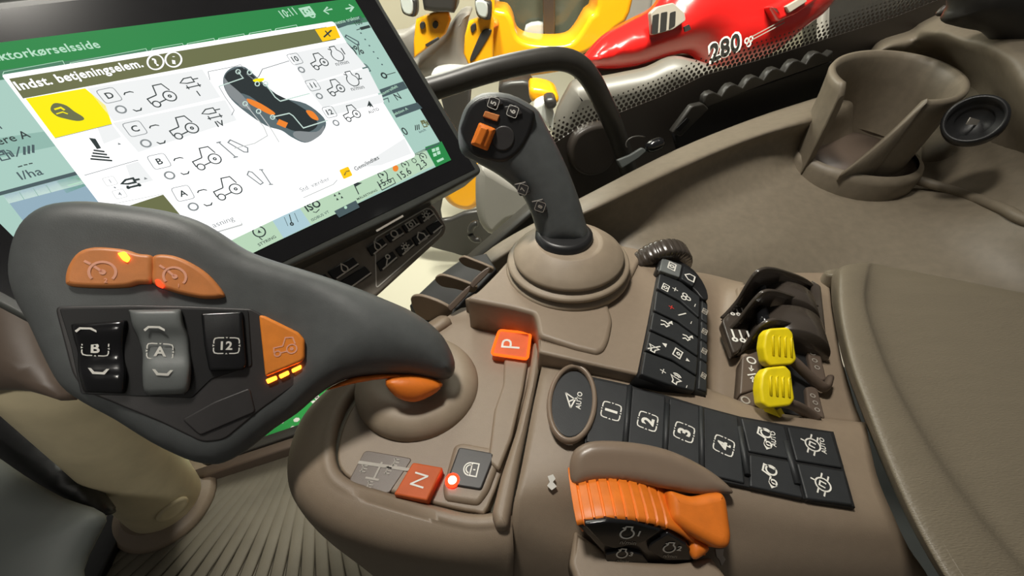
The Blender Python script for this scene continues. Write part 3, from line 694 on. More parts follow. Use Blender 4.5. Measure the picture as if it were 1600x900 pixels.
b = MB(); b.lathe(bc2, (-.03, 0, 1), [(.046, -.004), (.048, -.001), (.049, .001), (.049, .003), (.048, .0045), (.0445, .005), (.0438, .0056), (.0445, .0066), (.047, .0075), (.0478, .009), (.0475, .0105), (.046, .0115), (.0415, .012), (.0405, .0128), (.041, .0138), (.0425, .0146), (.0428, .016), (.0418, .0176), (.037, .0215), (.031, .0255), (.026, .0285), (.0245, .029), (.022, .028)], M['boot'], 96, None); b.build('boot', js, wn=False)
b = MB(); b.lathe(PK.w(PK.q(880, 378)) - V((0, 0, .012)), (0, 0, 1), [(.0215, 0), (.0222, .006), (.0218, .02), (.019, .022)], M['black'], 48); b.build('collar', js, wn=False)
# ================================================================== ARMREST CONSOLE
con = thing('control_console', 'taupe control console with dark key strip, lit park button and the levers standing on it', 'console', (.1, .14, .45))
def cslab(name, z, q, m, depth=.03, r=.003, par=con, rc=0, sm=False, k=4, wn=True):
    P = hplane(z); b = MB(); q = smooth(q, k) if sm else (rnd(q, rc) if rc else q)
    b.slab(P, q, m, depth, r); return b.build(name, par, wn)
def rows(rr): return [[pz(*p) for p in r] for r in rr]
# pod shell: a bowl round the big lever
b = MB()
R0 = [(700, 500), (640, 540), (575, 585), (538, 622), (517, 665), (509, 708), (516, 745), (545, 769), (600, 787), (680, 810), (740, 823), (800, 818)]
R1 = [(690, 500), (620, 545), (548, 590), (497, 640), (474, 690), (468, 738), (482, 778), (524, 812), (594, 838), (672, 854), (740, 862), (802, 858)]
R2 = [(690, 505), (620, 552), (550, 598), (496, 646), (471, 695), (466, 745), (482, 790), (522, 836), (592, 868), (672, 890), (740, 903), (802, 912)]
R3 = [(700, 540), (640, 580), (585, 620), (540, 664), (518, 710), (512, 760), (530, 820), (570, 875), (630, 918), (690, 942), (750, 956), (804, 966)]
ri = [(705, 505), (646, 545), (584, 590), (548, 626), (527, 667), (519, 708), (526, 740), (552, 760), (604, 777), (682, 799), (742, 811), (800, 806)]
b.loft([[pz(x, y, .574) for x, y in ri], [pz(x, y, .5955) for x, y in [((a[0] + c[0]) / 2, (a[1] + c[1]) / 2) for a, c in zip(ri, R0)]], [pz(x, y, .597) for x, y in R0], [pz(x, y, .589) for x, y in R1], [pz(x, y, .556) for x, y in R2], [pz(x, y, .47) for x, y in R3]], M['taupe'], 6, 4)
b.build('pod_shell', con, wn=False, solid=.004)
cslab('pod_plate', .5972, [(720, 480), (640, 550), (586, 594), (554, 631), (535, 670), (527, 708), (533, 734), (555, 751), (604, 766), (682, 787), (742, 799), (763, 792), (800, 690), (825, 600), (835, 540), (820, 490)], M['taupe'], .012, .0015, sm=True, k=3)
# body under and around the key strip
b = MB()
b.loft(rows([[(848, 552, .600), (930, 566, .600), (1010, 584, .600), (1100, 606, .600), (1200, 642, .60), (1300, 656, .60), (1352, 660, .60)],
             [(850, 556, .611), (930, 572, .614), (1010, 590, .615), (1100, 612, .615), (1200, 648, .615), (1300, 661, .615), (1354, 667, .615)],
             [(832, 640, .612), (900, 650, .614), (1000, 662, .615), (1090, 682, .615), (1190, 710, .615), (1300, 730, .615), (1370, 742, .615)],
             [(815, 730, .610), (880, 735, .611), (980, 745, .612), (1080, 758, .612), (1190, 780, .613), (1300, 800, .613), (1398, 810, .613)],
             [(803, 790, .606), (860, 800, .602), (960, 822, .594), (1080, 836, .594), (1190, 838, .602), (1300, 850, .604), (1420, 856, .606)],
             [(797, 850, .59), (860, 870, .584), (960, 900, .574), (1080, 905, .574), (1190, 905, .582), (1310, 915, .584), (1456, 920, .588)],
             [(790, 930, .55), (860, 950, .54), (960, 980, .53), (1080, 985, .53), (1190, 985, .54), (1300, 990, .54), (1430, 990, .55)],
             [(800, 1000, .47), (860, 1010, .46), (960, 1040, .45), (1080, 1045, .45), (1190, 1045, .46), (1270, 1040, .46), (1360, 1040, .47)]]), M['taupe'], 5, 5)
b.build('console_body', con, wn=False, solid=.004)
# rail between pod and key strip
cslab('side_rail', .608, [(834, 530), (850, 540), (848, 552), (824, 670), (803, 770), (793, 822), (775, 822), (768, 800), (783, 740), (806, 672), (824, 600)], M['taupe'], .03, .004, rc=7)
cslab('step_rail', .6015, [(788, 557), (826, 556), (818, 606), (800, 684), (780, 735), (762, 720), (772, 640), (786, 600)], M['taupe'], .012, .002, rc=6)
# plate under the small joystick
cslab('joystick_plate', .6285, [(727, 466), (746, 455), (776, 425), (798, 400), (812, 388), (850, 385), (950, 378), (1000, 388), (1006, 394), (990, 428), (972, 452), (958, 466), (950, 474), (958, 499), (952, 530), (944, 546), (934, 551), (900, 543), (842, 524), (838, 498), (834, 489), (800, 480), (752, 471)], M['taupe'], .045, .003, rc=8)
cslab('side_plate', .6255, [(984, 392), (1038, 398), (1034, 420), (1018, 500), (1002, 586), (930, 570), (842, 550), (841, 528), (900, 545), (934, 551), (930, 538), (936, 522), (942, 500), (936, 474), (944, 456), (958, 438), (974, 414)], M['taupe'], .045, .002, rc=3)
cslab('park_wall', .612, [(727, 467), (742, 458), (850, 478), (850, 530), (838, 530), (838, 498), (830, 489), (744, 470)], M['taupe'], .02, .001)
# red lit park button
P6 = hplane(.603)
pk = cslab('park_button', .6045, [(780, 516), (829, 521), (824, 561), (768, 553)], M['pface'], .01, .0008, rc=4)
b = MB(); q = rnd([(780, 516), (829, 521), (824, 561), (768, 553)], 5, 4); P_ = hplane(.6045); qq = P_.qs(q); b.tube([P_.w(p, 0) for p in dedupe(qq)], .0011, M['pring'], 8, closed=True); b.build('lit_ring', pk, wn=False)
g = MB(); textc(g, P_, 'P', (798, 537), (.12, -1), 27, M['white'], .0003, -.005); g.build('legend', pk, wn=False)
nb = cslab('neutral_button', .604, [(645, 722), (692, 730), (667, 782), (615, 772)], M['nface'], .012, .001, rc=3)
g = MB(); textc(g, hplane(.604), 'N', (655, 750), (.45, -1), 24, M['white'], .0003, -.005); g.build('legend', nb, wn=False)
cslab('lock_surround', .600, [(709, 694), (722, 690), (788, 702), (764, 766), (748, 788), (694, 780), (691, 760)], M['taupe'], .012, .003, rc=8)
lk = cslab('lock_button', .6015, [(717, 698), (774, 708), (752, 765), (696, 756)], M['gripdark'], .008, .001, rc=5)
g = MB(); icon(g, hplane(.6015), 'lock', (736, 733), (.25, -1), 25, M['white'], .08, .0003); g.build('legend', lk, wn=False)
b = MB(); b.lathe(pz(707, 751, .6012), (0, 0, 1), [(.0024, 0), (.0024, .0008), (.0012, .0018)], M['ledwhite'], 20); b.build('indicator_lamp', lk, wn=False)
b = MB(); b.lathe(pz(707, 751, .6008), (0, 0, 1), [(.0042, 0), (.0040, .0008), (.0030, .0012)], M['led'], 24); b.build('lamp_rim', lk, wn=False)
pp = cslab('pattern_plate', .5975, [(570, 703), (645, 716), (607, 772), (544, 752)], M['taupe_dark'], .006, .0006, rc=7)
P_ = hplane(.5975); g = MB()
lines(g, P_, [(560, 722), (600, 728), (640, 734)], 5, M['greyprint'], .0003); lines(g, P_, [(597, 722), (583, 750)], 3, M['greyprint'], .0004); lines(g, P_, [(571, 746), (592, 750)], 3, M['greyprint'], .0003)
for c in ((568, 732), (577, 757), (618, 722), (606, 735)): icon(g, P_, 'hash', c, (.4, -1), 15, M['greyprint'], .12, .0003)
g.build('legend', pp, wn=False)

# ---- key strip
PST = hplane(.6175)
cslab('strip_panel', .6168, [(908, 584), (925, 588), (988, 602), (1044, 618), (1096, 634), (1156, 650), (1222, 662), (1303, 674), (1337, 793), (1275, 784), (1205, 769), (1145, 756), (1040, 735), (980, 716), (914, 694)], M['well'], .008, .0006)
RD = (.22, -1)
def skey(name, q, lbl, draw, z=.6182, m='key'):
    o = cslab(name, z, q, M[m], .006, .0009, rc=3); lab(o, lbl); g = MB(); draw(g, hplane(z)); g.build('legend', o, wn=False); return o
for ch, q, c in (('1', [(928, 591), (983, 603), (974, 700), (916, 690)], (955, 642)), ('2', [(988, 605), (1040, 619), (1036, 715), (980, 704)], (1012, 658)), ('3', [(1046, 621), (1093, 635), (1094, 735), (1042, 718)], (1069, 675)), ('4', [(1099, 637), (1153, 651), (1164, 755), (1100, 740)], (1131, 696))):
    def d(g, P, ch=ch, c=c):
        textc(g, P, ch, c, RD, 17, M['white'], .0003, .04); icon(g, P, 'keybox', c, RD, 29, M['white'], .06, .0003)
    skey('number_key', q, 'dark key marked ' + ch, d)
def d(g, P): icon(g, P, 'tractorarrow', (1197, 686), RD, 34, M['white'], .07, .0003); text(g, P, 'AUTO', (1213, 699), (1211, 675), M['white'], .0003, 1, .02)
skey('function_key', [(1158, 653), (1226, 665), (1240, 718), (1170, 705)], 'dark key with tractor symbol and AUTO', d)
def d(g, P): icon(g, P, 'pump', (1270, 695), RD, 34, M['white'], .06, .0003); text(g, P, 'AUTO', (1292, 710), (1287, 685), M['white'], .0003, 1, .02)
skey('function_key', [(1230, 666), (1300, 676), (1317, 731), (1244, 719)], 'dark key with pump symbol and AUTO', d)
def d(g, P): icon(g, P, 'tractorarrow', (1205, 745), RD, 36, M['white'], .07, .0003)
skey('function_key', [(1171, 710), (1241, 722), (1256, 778), (1172, 760)], 'dark key with tractor symbol alone', d)
def d(g, P): icon(g, P, 'pump', (1286, 757), RD, 36, M['white'], .06, .0003)
skey('function_key', [(1245, 723), (1319, 736), (1333, 789), (1260, 779)], 'dark key with pump symbol alone', d)
for a, c in (((984, 603), (976, 700)), ((1043, 632), (1039, 712)), ((1096, 637), (1097, 735)), ((1156, 668), (1168, 742)), ((1228, 690), (1246, 757))):
    b = MB(); b.tube([pz(a[0], a[1], .6185), pz(c[0], c[1], .6185)], .0016, M['key'], 10); b.build('ridge', con, wn=False)
ak = cslab('oval_key', .6195, ell((894, 631), 33, 52, .09), M['key'], .006, .0008)
P_ = hplane(.6195); g = MB(); icon(g, P_, 'steer', (889, 625), (.25, -1), 24, M['white'], .09, .0003); text(g, P_, 'AUTO', (907, 640), (910, 613), M['white'], .0003, 1, .02); g.build('legend', ak, wn=False)
P_ = hplane(.618); b = MB(); b.tube([P_.w(p, .0005) for p in P_.qs(ell((893.5, 632), 35, 58, .09, 48))], .0017, M['taupe_smooth'], 10, closed=True, ry=.0026); b.build('key_rim', con, wn=False)
# curved guard over the throttle
Pg = facing(pz(1000, 720, .622), (1000, 720), (1, -.1, 0))
b = MB(); b.inflate(Pg, smooth([(893, 712), (904, 698), (930, 689), (985, 691), (1040, 702), (1090, 724), (1128, 750), (1144, 770), (1120, 772), (1088, 772), (1040, 764), (985, 754), (930, 752), (897, 757), (890, 735)], 4), M['taupe_smooth'], .006, .0055, .009, .002); b.build('throttle_guard', con, wn=False)

# ---- climate key ridge
a0, a1, a2 = pz(1028, 425, .6285), pz(1000, 583, .6285), pz(1095, 530, .619)
nrm = (a1 - a0).cross(a2 - a0).normalized()
PC = Plane(a0, a2 - a0, nrm.cross(a2 - a0))
b = MB(); b.slab(PC, [(1030, 418), (1070, 430), (1100, 455), (1108, 475), (1106, 620), (1085, 612), (1040, 602), (998, 586), (1015, 500)], M['well'], .02, .003); b.build('climate_panel', con)
def ck(q, lbl, items, h=.0022):
    b = MB(); b.slab(PC, rnd(q, 3), M['key'], .005, .001, h); o = b.build('climate_key', con); lab(o, lbl); g = MB()
    for ic, c, px, rd, m in items: icon(g, PC, ic, c, rd, px, M[m], .1, h + .0003)
    g.build('legend', o, wn=False)
u = (.4, -1)
ck([(1031, 427), (1064, 440), (1094, 464), (1093, 496), (1064, 470), (1027, 450)], 'fan speed key', [('camera', (1040, 457 - 8), 12, u, 'white'), ('plus', (1055, 452), 10, u, 'white'), ('fan', (1071, 464), 14, u, 'white'), ('minus', (1086, 477), 9, u, 'white')])
ck([(1026, 454), (1062, 473), (1093, 499), (1092, 526), (1060, 502), (1022, 484)], 'temperature key with red plus sign', [('plus', (1049, 480), 10, u, 'redprint'), ('bar', (1066, 491), 16, (.8, 1), 'white'), ('minus', (1080, 504), 8, u, 'white')])
ck([(1021, 487), (1059, 505), (1092, 529), (1091, 556), (1056, 532), (1016, 514)], 'air flow key', [('flow', (1041, 505), 18, u, 'white'), ('flow', (1074, 527), 16, u, 'white')])
ck([(1015, 517), (1055, 535), (1091, 559), (1089, 586), (1052, 562), (1009, 546)], 'media key with crossed bell', [('mute', (1022, 548 - 5), 17, u, 'white'), ('tri', (1038, 538), 10, u, 'white'), ('phone', (1059, 552), 16, (.5, -1), 'white'), ('tri', (1075, 563), 8, (-.4, 1), 'white')])
ck([(1008, 549), (1051, 565), (1089, 589), (1086, 611), (1045, 600), (1002, 584)], 'volume key', [('plus', (1036, 580), 12, u, 'white'), ('speaker', (1056, 592), 18, u, 'white'), ('minus', (1073, 604), 8, u, 'white')])
for q in ([(1097, 468), (1106, 478), (1106, 505), (1096, 498)], [(1096, 501), (1106, 508), (1106, 535), (1095, 528)], [(1095, 531), (1106, 538), (1106, 566), (1094, 559)], [(1094, 562), (1106, 569), (1105, 612), (1091, 607)]):
    b = MB(); b.slab(PC, rnd(q, 2), M['key'], .005, .001, .0012); o = b.build('edge_key', con); g = MB(); icon(g, PC, 'camera', ((q[0][0] + q[2][0]) / 2, (q[0][1] + q[2][1]) / 2), u, 9, M['greyprint'], .12, .0015); g.build('legend', o, wn=False)
PB2 = PC.off(.0035)
b = MB(); b.slab(PB2, smooth([(1036, 399), (1060, 406), (1085, 422), (1102, 446), (1107, 466), (1098, 466), (1084, 450), (1062, 436), (1030, 424), (1030, 412)], 3), M['black'], .008, .001); b.build('curved_band', con)
for q, ic, c in (([(1035, 402), (1066, 414), (1062, 433), (1031, 422)], 'camera', (1050, 416)), ([(1069, 415), (1090, 431), (1083, 447), (1065, 435)], 'house', (1078, 433))):
    b = MB(); b.slab(PB2, rnd(q, 2), M['keygrey'] if ic == 'camera' else M['key'], .004, .0008, .0018); o = b.build('band_key', con); g = MB(); icon(g, PB2, ic, c, (.3, -1), 13, M['white'], .12, .0021); g.build('legend', o, wn=False)
# knurled wheel
sw = MB(); wa = V((-.16, .96, .2)).normalized(); cw = pz(1044, 404, .632) + V((0, .007, -.0165))
sw.lathe(cw, wa, [(.018, -.004), (.0255, -.003), (.0263, -.001), (.0263, .009), (.0255, .011), (.018, .012)], M['bayblack'], 160, lambda j: 1 - .04 * (j % 5 == 0))
sw.build('scroll_wheel', con, wn=False)

# ---- lever bay
cslab('lever_bay_floor', .606, [(1152, 448), (1200, 424), (1296, 424), (1302, 480), (1318, 560), (1340, 634), (1352, 664), (1280, 655), (1166, 636)], M['taupe'], .05, .003)
b = MB(); b.loft(rows([[(1060, 424, .55), (1098, 428, .55), (1125, 434, .55), (1146, 440, .55), (1162, 444, .55)], [(1066, 430, .612), (1098, 434, .599), (1126, 440, .594), (1146, 445, .598), (1162, 448, .606)], [(1066, 520, .612), (1096, 524, .597), (1122, 530, .591), (1146, 536, .597), (1166, 540, .606)], [(1050, 606, .612), (1082, 614, .597), (1116, 625, .591), (1148, 634, .597), (1170, 640, .606)], [(1046, 620, .60), (1080, 628, .59), (1114, 640, .585), (1146, 650, .59), (1170, 656, .60)]]), M['taupe'], 4, 4); b.build('trough', con, wn=False, solid=.004)
def upright(p0, p1, z): 
    a, c = pz(p0[0], p0[1], z), pz(p1[0], p1[1], z); return Plane(a, c - a, (0, 0, 1))
for p0, p1, arc in (((1128, 500), (1277, 452), [(1128, 499), (1140, 487), (1155, 469), (1170, 444), (1185, 425), (1205, 419), (1235, 426), (1262, 437), (1277, 450)]),
                    ((1135, 524), (1281, 488), [(1134, 524), (1146, 510), (1158, 497), (1180, 469), (1196, 456), (1214, 455), (1238, 462), (1264, 470), (1281, 479)]),
                    ((1146, 556), (1287, 530), [(1145, 555), (1158, 550), (1172, 532), (1187, 512), (1206, 501), (1224, 501), (1246, 509), (1270, 522), (1287, 524)])):
    Pp = upright(p0, p1, .602); q = smooth(arc, 4, False); lo_ = [(x, y + 9) for x, y in reversed(arc[1:-1])]
    b = MB(); b.slab(Pp, q + [V((arc[-1][0] + 1, arc[-1][1] + 8))] + [V(p) for p in smooth(lo_, 4, False)], M['bayblack'], .0026, .0008, .0013, rb=.0008); dv = b.build('divider', con)
    b = MB(); b.slab(Pp, [V((p.x, p.y + 3)) for p in q] + [V((p1[0] - 8, p1[1] + 12)), V((p0[0] + 20, p0[1] + 8))], M['bayblack'], .0012, .0003, .0); b.build('web', dv)
cslab('lever_label', .6105, [(1128, 500), (1150, 474), (1166, 470), (1176, 496), (1158, 546), (1146, 552)], M['bayblack'], .008, .0015, rc=5)
g = MB(); icon(g, hplane(.6105), 'leverset', (1152, 486), (1, .1), 17, M['white'], .1, .0004); icon(g, hplane(.6105), 'leverset', (1158, 524), (1, .1), 24, M['white'], .1, .0004); g.build('lever_legend', con, wn=False)
cslab('lever_frame', .612, [(1268, 436), (1284, 446), (1292, 520), (1290, 532), (1276, 530), (1272, 500), (1268, 460)], M['bayblack'], .01, .002, rc=4)
for i, (c0, c1, nub) in enumerate((((1214, 474), (1220, 505), (1190, 436)), ((1222, 511), (1231, 556), (1194, 480)))):
    e0, e1 = pz(c0[0], c0[1], .606), pz(c1[0], c1[1], .606); ax = e1 - e0
    t = thing('thumb_roller', ('far' if i == 0 else 'near') + ' black thumb roller between glossy dividers, ' + ('beside the side tray' if i == 0 else 'just behind the yellow levers'), 'roller', e0, 'black rollers in the lever bay')
    b = MB(); b.lathe(e0 + ax * .06, ax, [(.0125, 0), (.0243, .0003), (.025, .0012), (.025, ax.length * .86), (.0243, ax.length * .89), (.0125, ax.length * .9)], M['bayblack'], 64); b.build('drum', t, wn=False)
    d = pz(nub[0], nub[1], .626); b = MB(); b.tube([d + ax * .1 - V((.002, 0, 0)), d + ax * .8 - V((.002, 0, 0))], .0038, M['gloss'], 16, ry=.0045); b.build('finger_tab', t, wn=False)
# labels and guards by the yellow levers
def plate(name, q, z, m='taupe_dark', draw=None, r=.0012):
    o = cslab(name, z, q, M[m], .012, r, rc=3)
    if draw: g = MB(); draw(g, hplane(z)); g.build('legend', o, wn=False)
    return o
def d(g, P):
    icon(g, P, 'ring', (1174, 563), (1, 0), 13, M['white'], .15, .0004); icon(g, P, 'arrow', (1174, 575), (0, 1), 12, M['white'], .12, .0004); lines(g, P, [(1168, 586), (1181, 584)], 2, M['white'], .0004); icon(g, P, 'arrow', (1176, 593), (0, -1), 12, M['white'], .12, .0004)
plate('lever_label', [(1160, 557), (1190, 545), (1193, 604), (1156, 616)], .611, 'taupe_dark', d)
def d(g, P): icon(g, P, 'ring', (1165, 625), (1, 0), 13, M['greyprint'], .15, .0004)
plate('lever_label', [(1156, 618), (1190, 606), (1194, 637), (1158, 634)], .611, 'taupe_dark', d)
cslab('lever_slot', .6085, [(1192, 545), (1262, 535), (1270, 652), (1194, 640)], M['well'], .004, .0004)
def d(g, P):
    for c in ((1270, 552), (1273, 563), (1277, 574)): icon(g, P, 'ring', c, (1, 0), 7, M['greyprint'], .15, .0004)
plate('lever_label', [(1259, 536), (1278, 534), (1292, 592), (1272, 600)], .612, 'taupe_dark', d)
def d(g, P):
    for c in ((1270, 618), (1274, 629), (1277, 640)): icon(g, P, 'ring', c, (1, 0), 7, M['greyprint'], .15, .0004)
plate('lever_label', [(1259, 604), (1277, 602), (1290, 653), (1264, 652)], .612, 'taupe_dark', d)
for pts in ([(1203, 571, .617), (1212, 562, .6215), (1226, 559, .623), (1240, 565, .622), (1256, 580, .619), (1276, 598, .615), (1290, 606, .613), (1296, 592, .612)], [(1204, 640, .616), (1214, 632, .621), (1228, 630, .622), (1244, 635, .620), (1262, 646, .615), (1274, 655, .612)]):
    b = MB(); b.tube(smooth([pz(*p) for p in pts], 4, False), .0022, M['taupe_dark'], 12, ry=.004); b.build('lever_guard', con, wn=False)
for i, (q, st, lb) in enumerate((([(1196, 521), (1203, 513), (1232, 511), (1240, 520), (1243, 545), (1246, 562), (1238, 570), (1204, 572), (1197, 564), (1193, 542)], (1216, 566), 'yellow ribbed paddle lever next to the black rollers'),
                             ([(1190, 586), (1198, 574), (1228, 571), (1237, 580), (1240, 605), (1243, 624), (1236, 634), (1202, 638), (1191, 630), (1188, 606)], (1212, 636), 'yellow ribbed paddle lever nearest the dark key strip'))):
    c = (sum(p[0] for p in q) / len(q), sum(p[1] for p in q) / len(q))
    Py = facing(pz(c[0], c[1], .632), c, (1, -.08, 0), -.15); base = pz(st[0], st[1], .606)
    t = thing('paddle_lever', lb, 'lever', base, 'yellow paddle levers')
    b = MB(); b.slab(Py, rnd(q, 4), M['yellow'], .010, .0016, .002, rb=.0016); b.build('paddle', t)
    b = MB(); top = Py.w(Py.q(*st), -.008); b.tube([base, (base + top) / 2, top], [.0075, .007, .0075], M['yellow'], 4, ry=.003); b.build('stem', t, wn=True, smooth_=False)
    b = MB()
    for k in range(4):
        x = c[0] - 13 + k * 9.5; b.tube([Py.w(Py.q(x, c[1] - 17 + k), .0017), Py.w(Py.q(x - 1.5, c[1] - 14 + k), .0021), Py.w(Py.q(x - .5, c[1] + 14 + k), .0021)], .0008, M['yellow'], 4)
    b.build('grip_ribs', t, wn=False)
# ---- organiser pockets in front of the joystick plate
cslab('organizer_base', .562, [(640, 476), (650, 462), (684, 430), (722, 404), (760, 395), (776, 420), (746, 452), (728, 466), (700, 500), (660, 498)], M['well'], .012, .002)
for p0, p1, q in (((644, 474), (704, 492), [(641, 468), (648, 462), (664, 464), (690, 474), (706, 486), (694, 500), (660, 500), (648, 488)]), ((682, 440), (744, 452), [(679, 437), (687, 430), (704, 433), (730, 442), (745, 449), (738, 458), (712, 452), (690, 448)]), ((720, 412), (770, 424), [(716, 406), (724, 401), (738, 406), (758, 414), (771, 421), (764, 428), (744, 422), (726, 416)])):
    Pp = upright(p0, p1, .59); b = MB(); b.slab(Pp, smooth(q, 3), M['taupe'], .003, .001, .0015, rb=.001); b.build('pocket_divider', con)
for q in ([(700, 479), (706, 472), (728, 450), (735, 447), (732, 458), (712, 480), (704, 486)], [(735, 444), (742, 434), (758, 420), (766, 418), (762, 428), (746, 444), (739, 450)]):
    b = MB(); b.slab(facing(pz(720, 462, .61), (720, 462), (1, .2, 0)), smooth(q, 3), M['taupe_dark'], .004, .001, .001); b.build('pocket_flap', con)

# ================================================================== ORANGE HAND THROTTLE
cfr = pt(950, 918, .222); ax = V((.0, -.955, .30)).normalized(); R_ = 160 * .222 / FPX
th = thing('hand_throttle', 'orange ribbed throttle thumbwheel with pointed tab, under the curved brown guard', 'throttle', cfr - V((0, 0, .03)))
uu = V((1, 0, 0)) - ax * ax.x; uu.normalize(); ww = ax.cross(uu)
if ww.z < 0: ww = -ww
W_ = .034; RB = R_ * 1.03
EY = ax.cross(uu)
def sector(prof, a0, a1, n, dips, m):
    # part of a wheel: the profile (radius, distance along the axle) swept from angle a0 to a1
    b = MB(); rs = []
    for i in range(n + 1):
        a = a0 + (a1 - a0) * i / n; d_ = uu * math.cos(math.radians(a)) + EY * math.sin(math.radians(a))
        k = .972 if any(abs(a - x) < .62 for x in dips) else 1
        rs.append([cfr - ax * W_ + d_ * (r * (k if r > RB * .9 else 1)) + ax * z for r, z in prof])
    b.rings(rs, m, False)
    b.face(rs[0][::-1], m); b.face(rs[-1], m); return b
Pq0 = Plane(cfr, uu, EY); qa = Pq0.q(898, 812); qb = Pq0.q(1097, 868)
A1 = math.degrees(math.atan2(qa.y, qa.x)); A0 = math.degrees(math.atan2(qb.y, qb.x))
sgn = 1 if qa.y > 0 else -1
PR = [(RB * .8, .002), (RB * .93, 0), (RB * .975, .001), (RB * .995, .004), (RB * 1.005, .009), (RB * 1.01, W_ * .5), (RB * 1.0, W_ * .8), (RB * .98, W_ * .96), (RB * .955, W_ + .0006), (R_ * .94, W_ - .002), (RB * .8, W_ - .002), (RB * .8, .002)]
b = sector(PR, A0, A1, 420, [A1 - sgn * (4 + 5.4 * k) for k in range(9)], M['orange']); b.build('wheel_rim', th, wn=False)
arc_ = [V((math.cos(math.radians(A0 + (A1 - A0) * k / 40)), math.sin(math.radians(A0 + (A1 - A0) * k / 40)))) * (R_ * .935) for k in range(41)]
hq = arc_ + [Pq0.q(*p) for p in ((922, 842), (945, 868), (975, 882), (1040, 886), (1082, 882))]
b = MB(); b.slab(Pq0.off(-.0005), hq, M['bayblack'], .012, .001, 0, px=False); hub = b.build('hub', th)
PT = Plane(cfr + ax * .0006, uu, ax.cross(uu))
for q, c, ch, px_, in (([(912, 820), (950, 815), (990, 817), (1034, 829), (1006, 848), (960, 858), (942, 852)], (980, 834), '1', 26), ([(1044, 833), (1074, 851), (1090, 876), (1040, 876), (1012, 860), (1016, 850)], (1046, 857), '2', 22), ([(946, 866), (976, 860), (1002, 866), (1014, 880), (990, 896), (950, 896)], (972, 866), '3', 20)):
    b = MB(); b.slab(PT, rnd(q, 4), M['gloss'], .003, .0008, .0012); o = b.build('throttle_key', th); lab(o, 'black engine speed key marked ' + ch)
    g = MB(); icon(g, PT, 'engine', c, (1, .06), px_, M['white'], .09, .0015); textc(g, PT, ch, (c[0] + px_ * .72, c[1]), (1, .1), px_ * .38, M['white'], .0015, .03); text(g, PT, 'n/min', (c[0] - px_ * .45, c[1] + px_ * .62), (c[0] + px_ * .5, c[1] + px_ * .68), M['greyprint'], .0015, 1.1, .0); g.build('legend', o, wn=False)
Pt = facing(pt(1110, 815, .203), (1110, 815), (1, 0, 0), .0)
b = MB(); b.slab(Pt, rnd([(1046, 764), (1084, 776), (1114, 769), (1131, 768), (1139, 780), (1147, 840), (1143, 856), (1128, 858), (1104, 847), (1074, 830), (1050, 812)], 11, 6), M['orange'], .022, .0045, .0, seg=6, rb=.003); b.build('pointer_tab', th)
b = MB(); b.inflate(facing(pt(1085, 855, .208), (1085, 855)), smooth([(1078, 838), (1098, 848), (1107, 858), (1098, 868), (1084, 874), (1076, 858)], 4), M['orange'], .004, .004, .004, .0012); b.build('tab_root', th, wn=False)
# shallow lip in front of the dial
Pl_ = facing(pt(1000, 885, .2085), (1000, 885), (1, 0, 0), -.25)
b = MB(); b.slab(Pl_, rnd([(898, 826), (930, 850), (960, 871), (1010, 877), (1060, 879), (1094, 872), (1112, 868), (1140, 905), (1110, 960), (920, 960), (890, 880)], 8), M['taupe'], .012, .003, 0, seg=5); b.build('dial_lip', con)
# worn printed marks beside the dial
def mark(q, z, m='greyprint'):
    P_ = hplane(z); return P_, q
g = MB(); Pq = facing(pz(860, 752, .611), (862, 752)); g.slab(Pq, [(856, 744), (864, 741), (868, 748), (864, 753), (870, 760), (862, 766), (855, 759), (859, 753)], M['white'], .0012, 0, .0016); g.build('hare_mark', con, wn=False)
g = MB(); Pq = facing(pz(1128, 872, .592), (1128, 872)); g.slab(Pq, [(1118, 858), (1131, 858), (1130, 868), (1134, 874), (1128, 884), (1124, 874), (1120, 870)], M['greyprint'], .0012, 0, .0016); g.build('tortoise_mark', con, wn=False)

# ================================================================== ARMREST PAD
pad = MB()
L_ = [(1297, 432), (1302, 480), (1318, 560), (1346, 640), (1382, 730), (1424, 820), (1476, 910), (1530, 980)]
def shift(i, dx, dy, z): return (L_[i][0] + dx, L_[i][1] + dy, z)
rr = []
top = [(1299, 440, .58), (1299, 432, .615), (1308, 424, .632), (1322, 419, .637), (1352, 416, .637), (1376, 420, .634), (1500, 444, .635), (1640, 472, .636), (1800, 500, .636)]
bk = [(x, y - 2, .55) for x, y, z in top]
rr.append(bk); rr.append([(x, y, z - .012) for x, y, z in top])
rr.append([(x, y + 5, z) for x, y, z in top])
for i in range(1, 8):
    w = (46, 54, 62, 76, 96, 118, 130)[i - 1]
    rr.append([shift(i, -2, 0, .58), shift(i, -1, 0, .612), shift(i, 5, -1, .630), shift(i, 16, -2, .6365), shift(i, w, -6, .638), shift(i, w + 26, -6, .634), (max(1530 + i * 8, L_[i][0] + w + 80), L_[i][1] - 4 + (26 if i == 1 else 0), .635), (max(1680, L_[i][0] + w + 200), L_[i][1] - 2 + (56 if i == 1 else 8), .636), (max(1850, L_[i][0] + w + 360), L_[i][1] + (80 if i == 1 else 14), .636)])
rw = rows(rr); rw[0] = [V((p.x, p.y + .004, .575)) for p in rw[1]]
pad.loft(rw, M['pad'], 5, 5)
po = pad.build('armrest_pad', None, wn=False, solid=.006); tag(po, 'wide grained taupe armrest pad with a raised border, at the right', 'armrest')
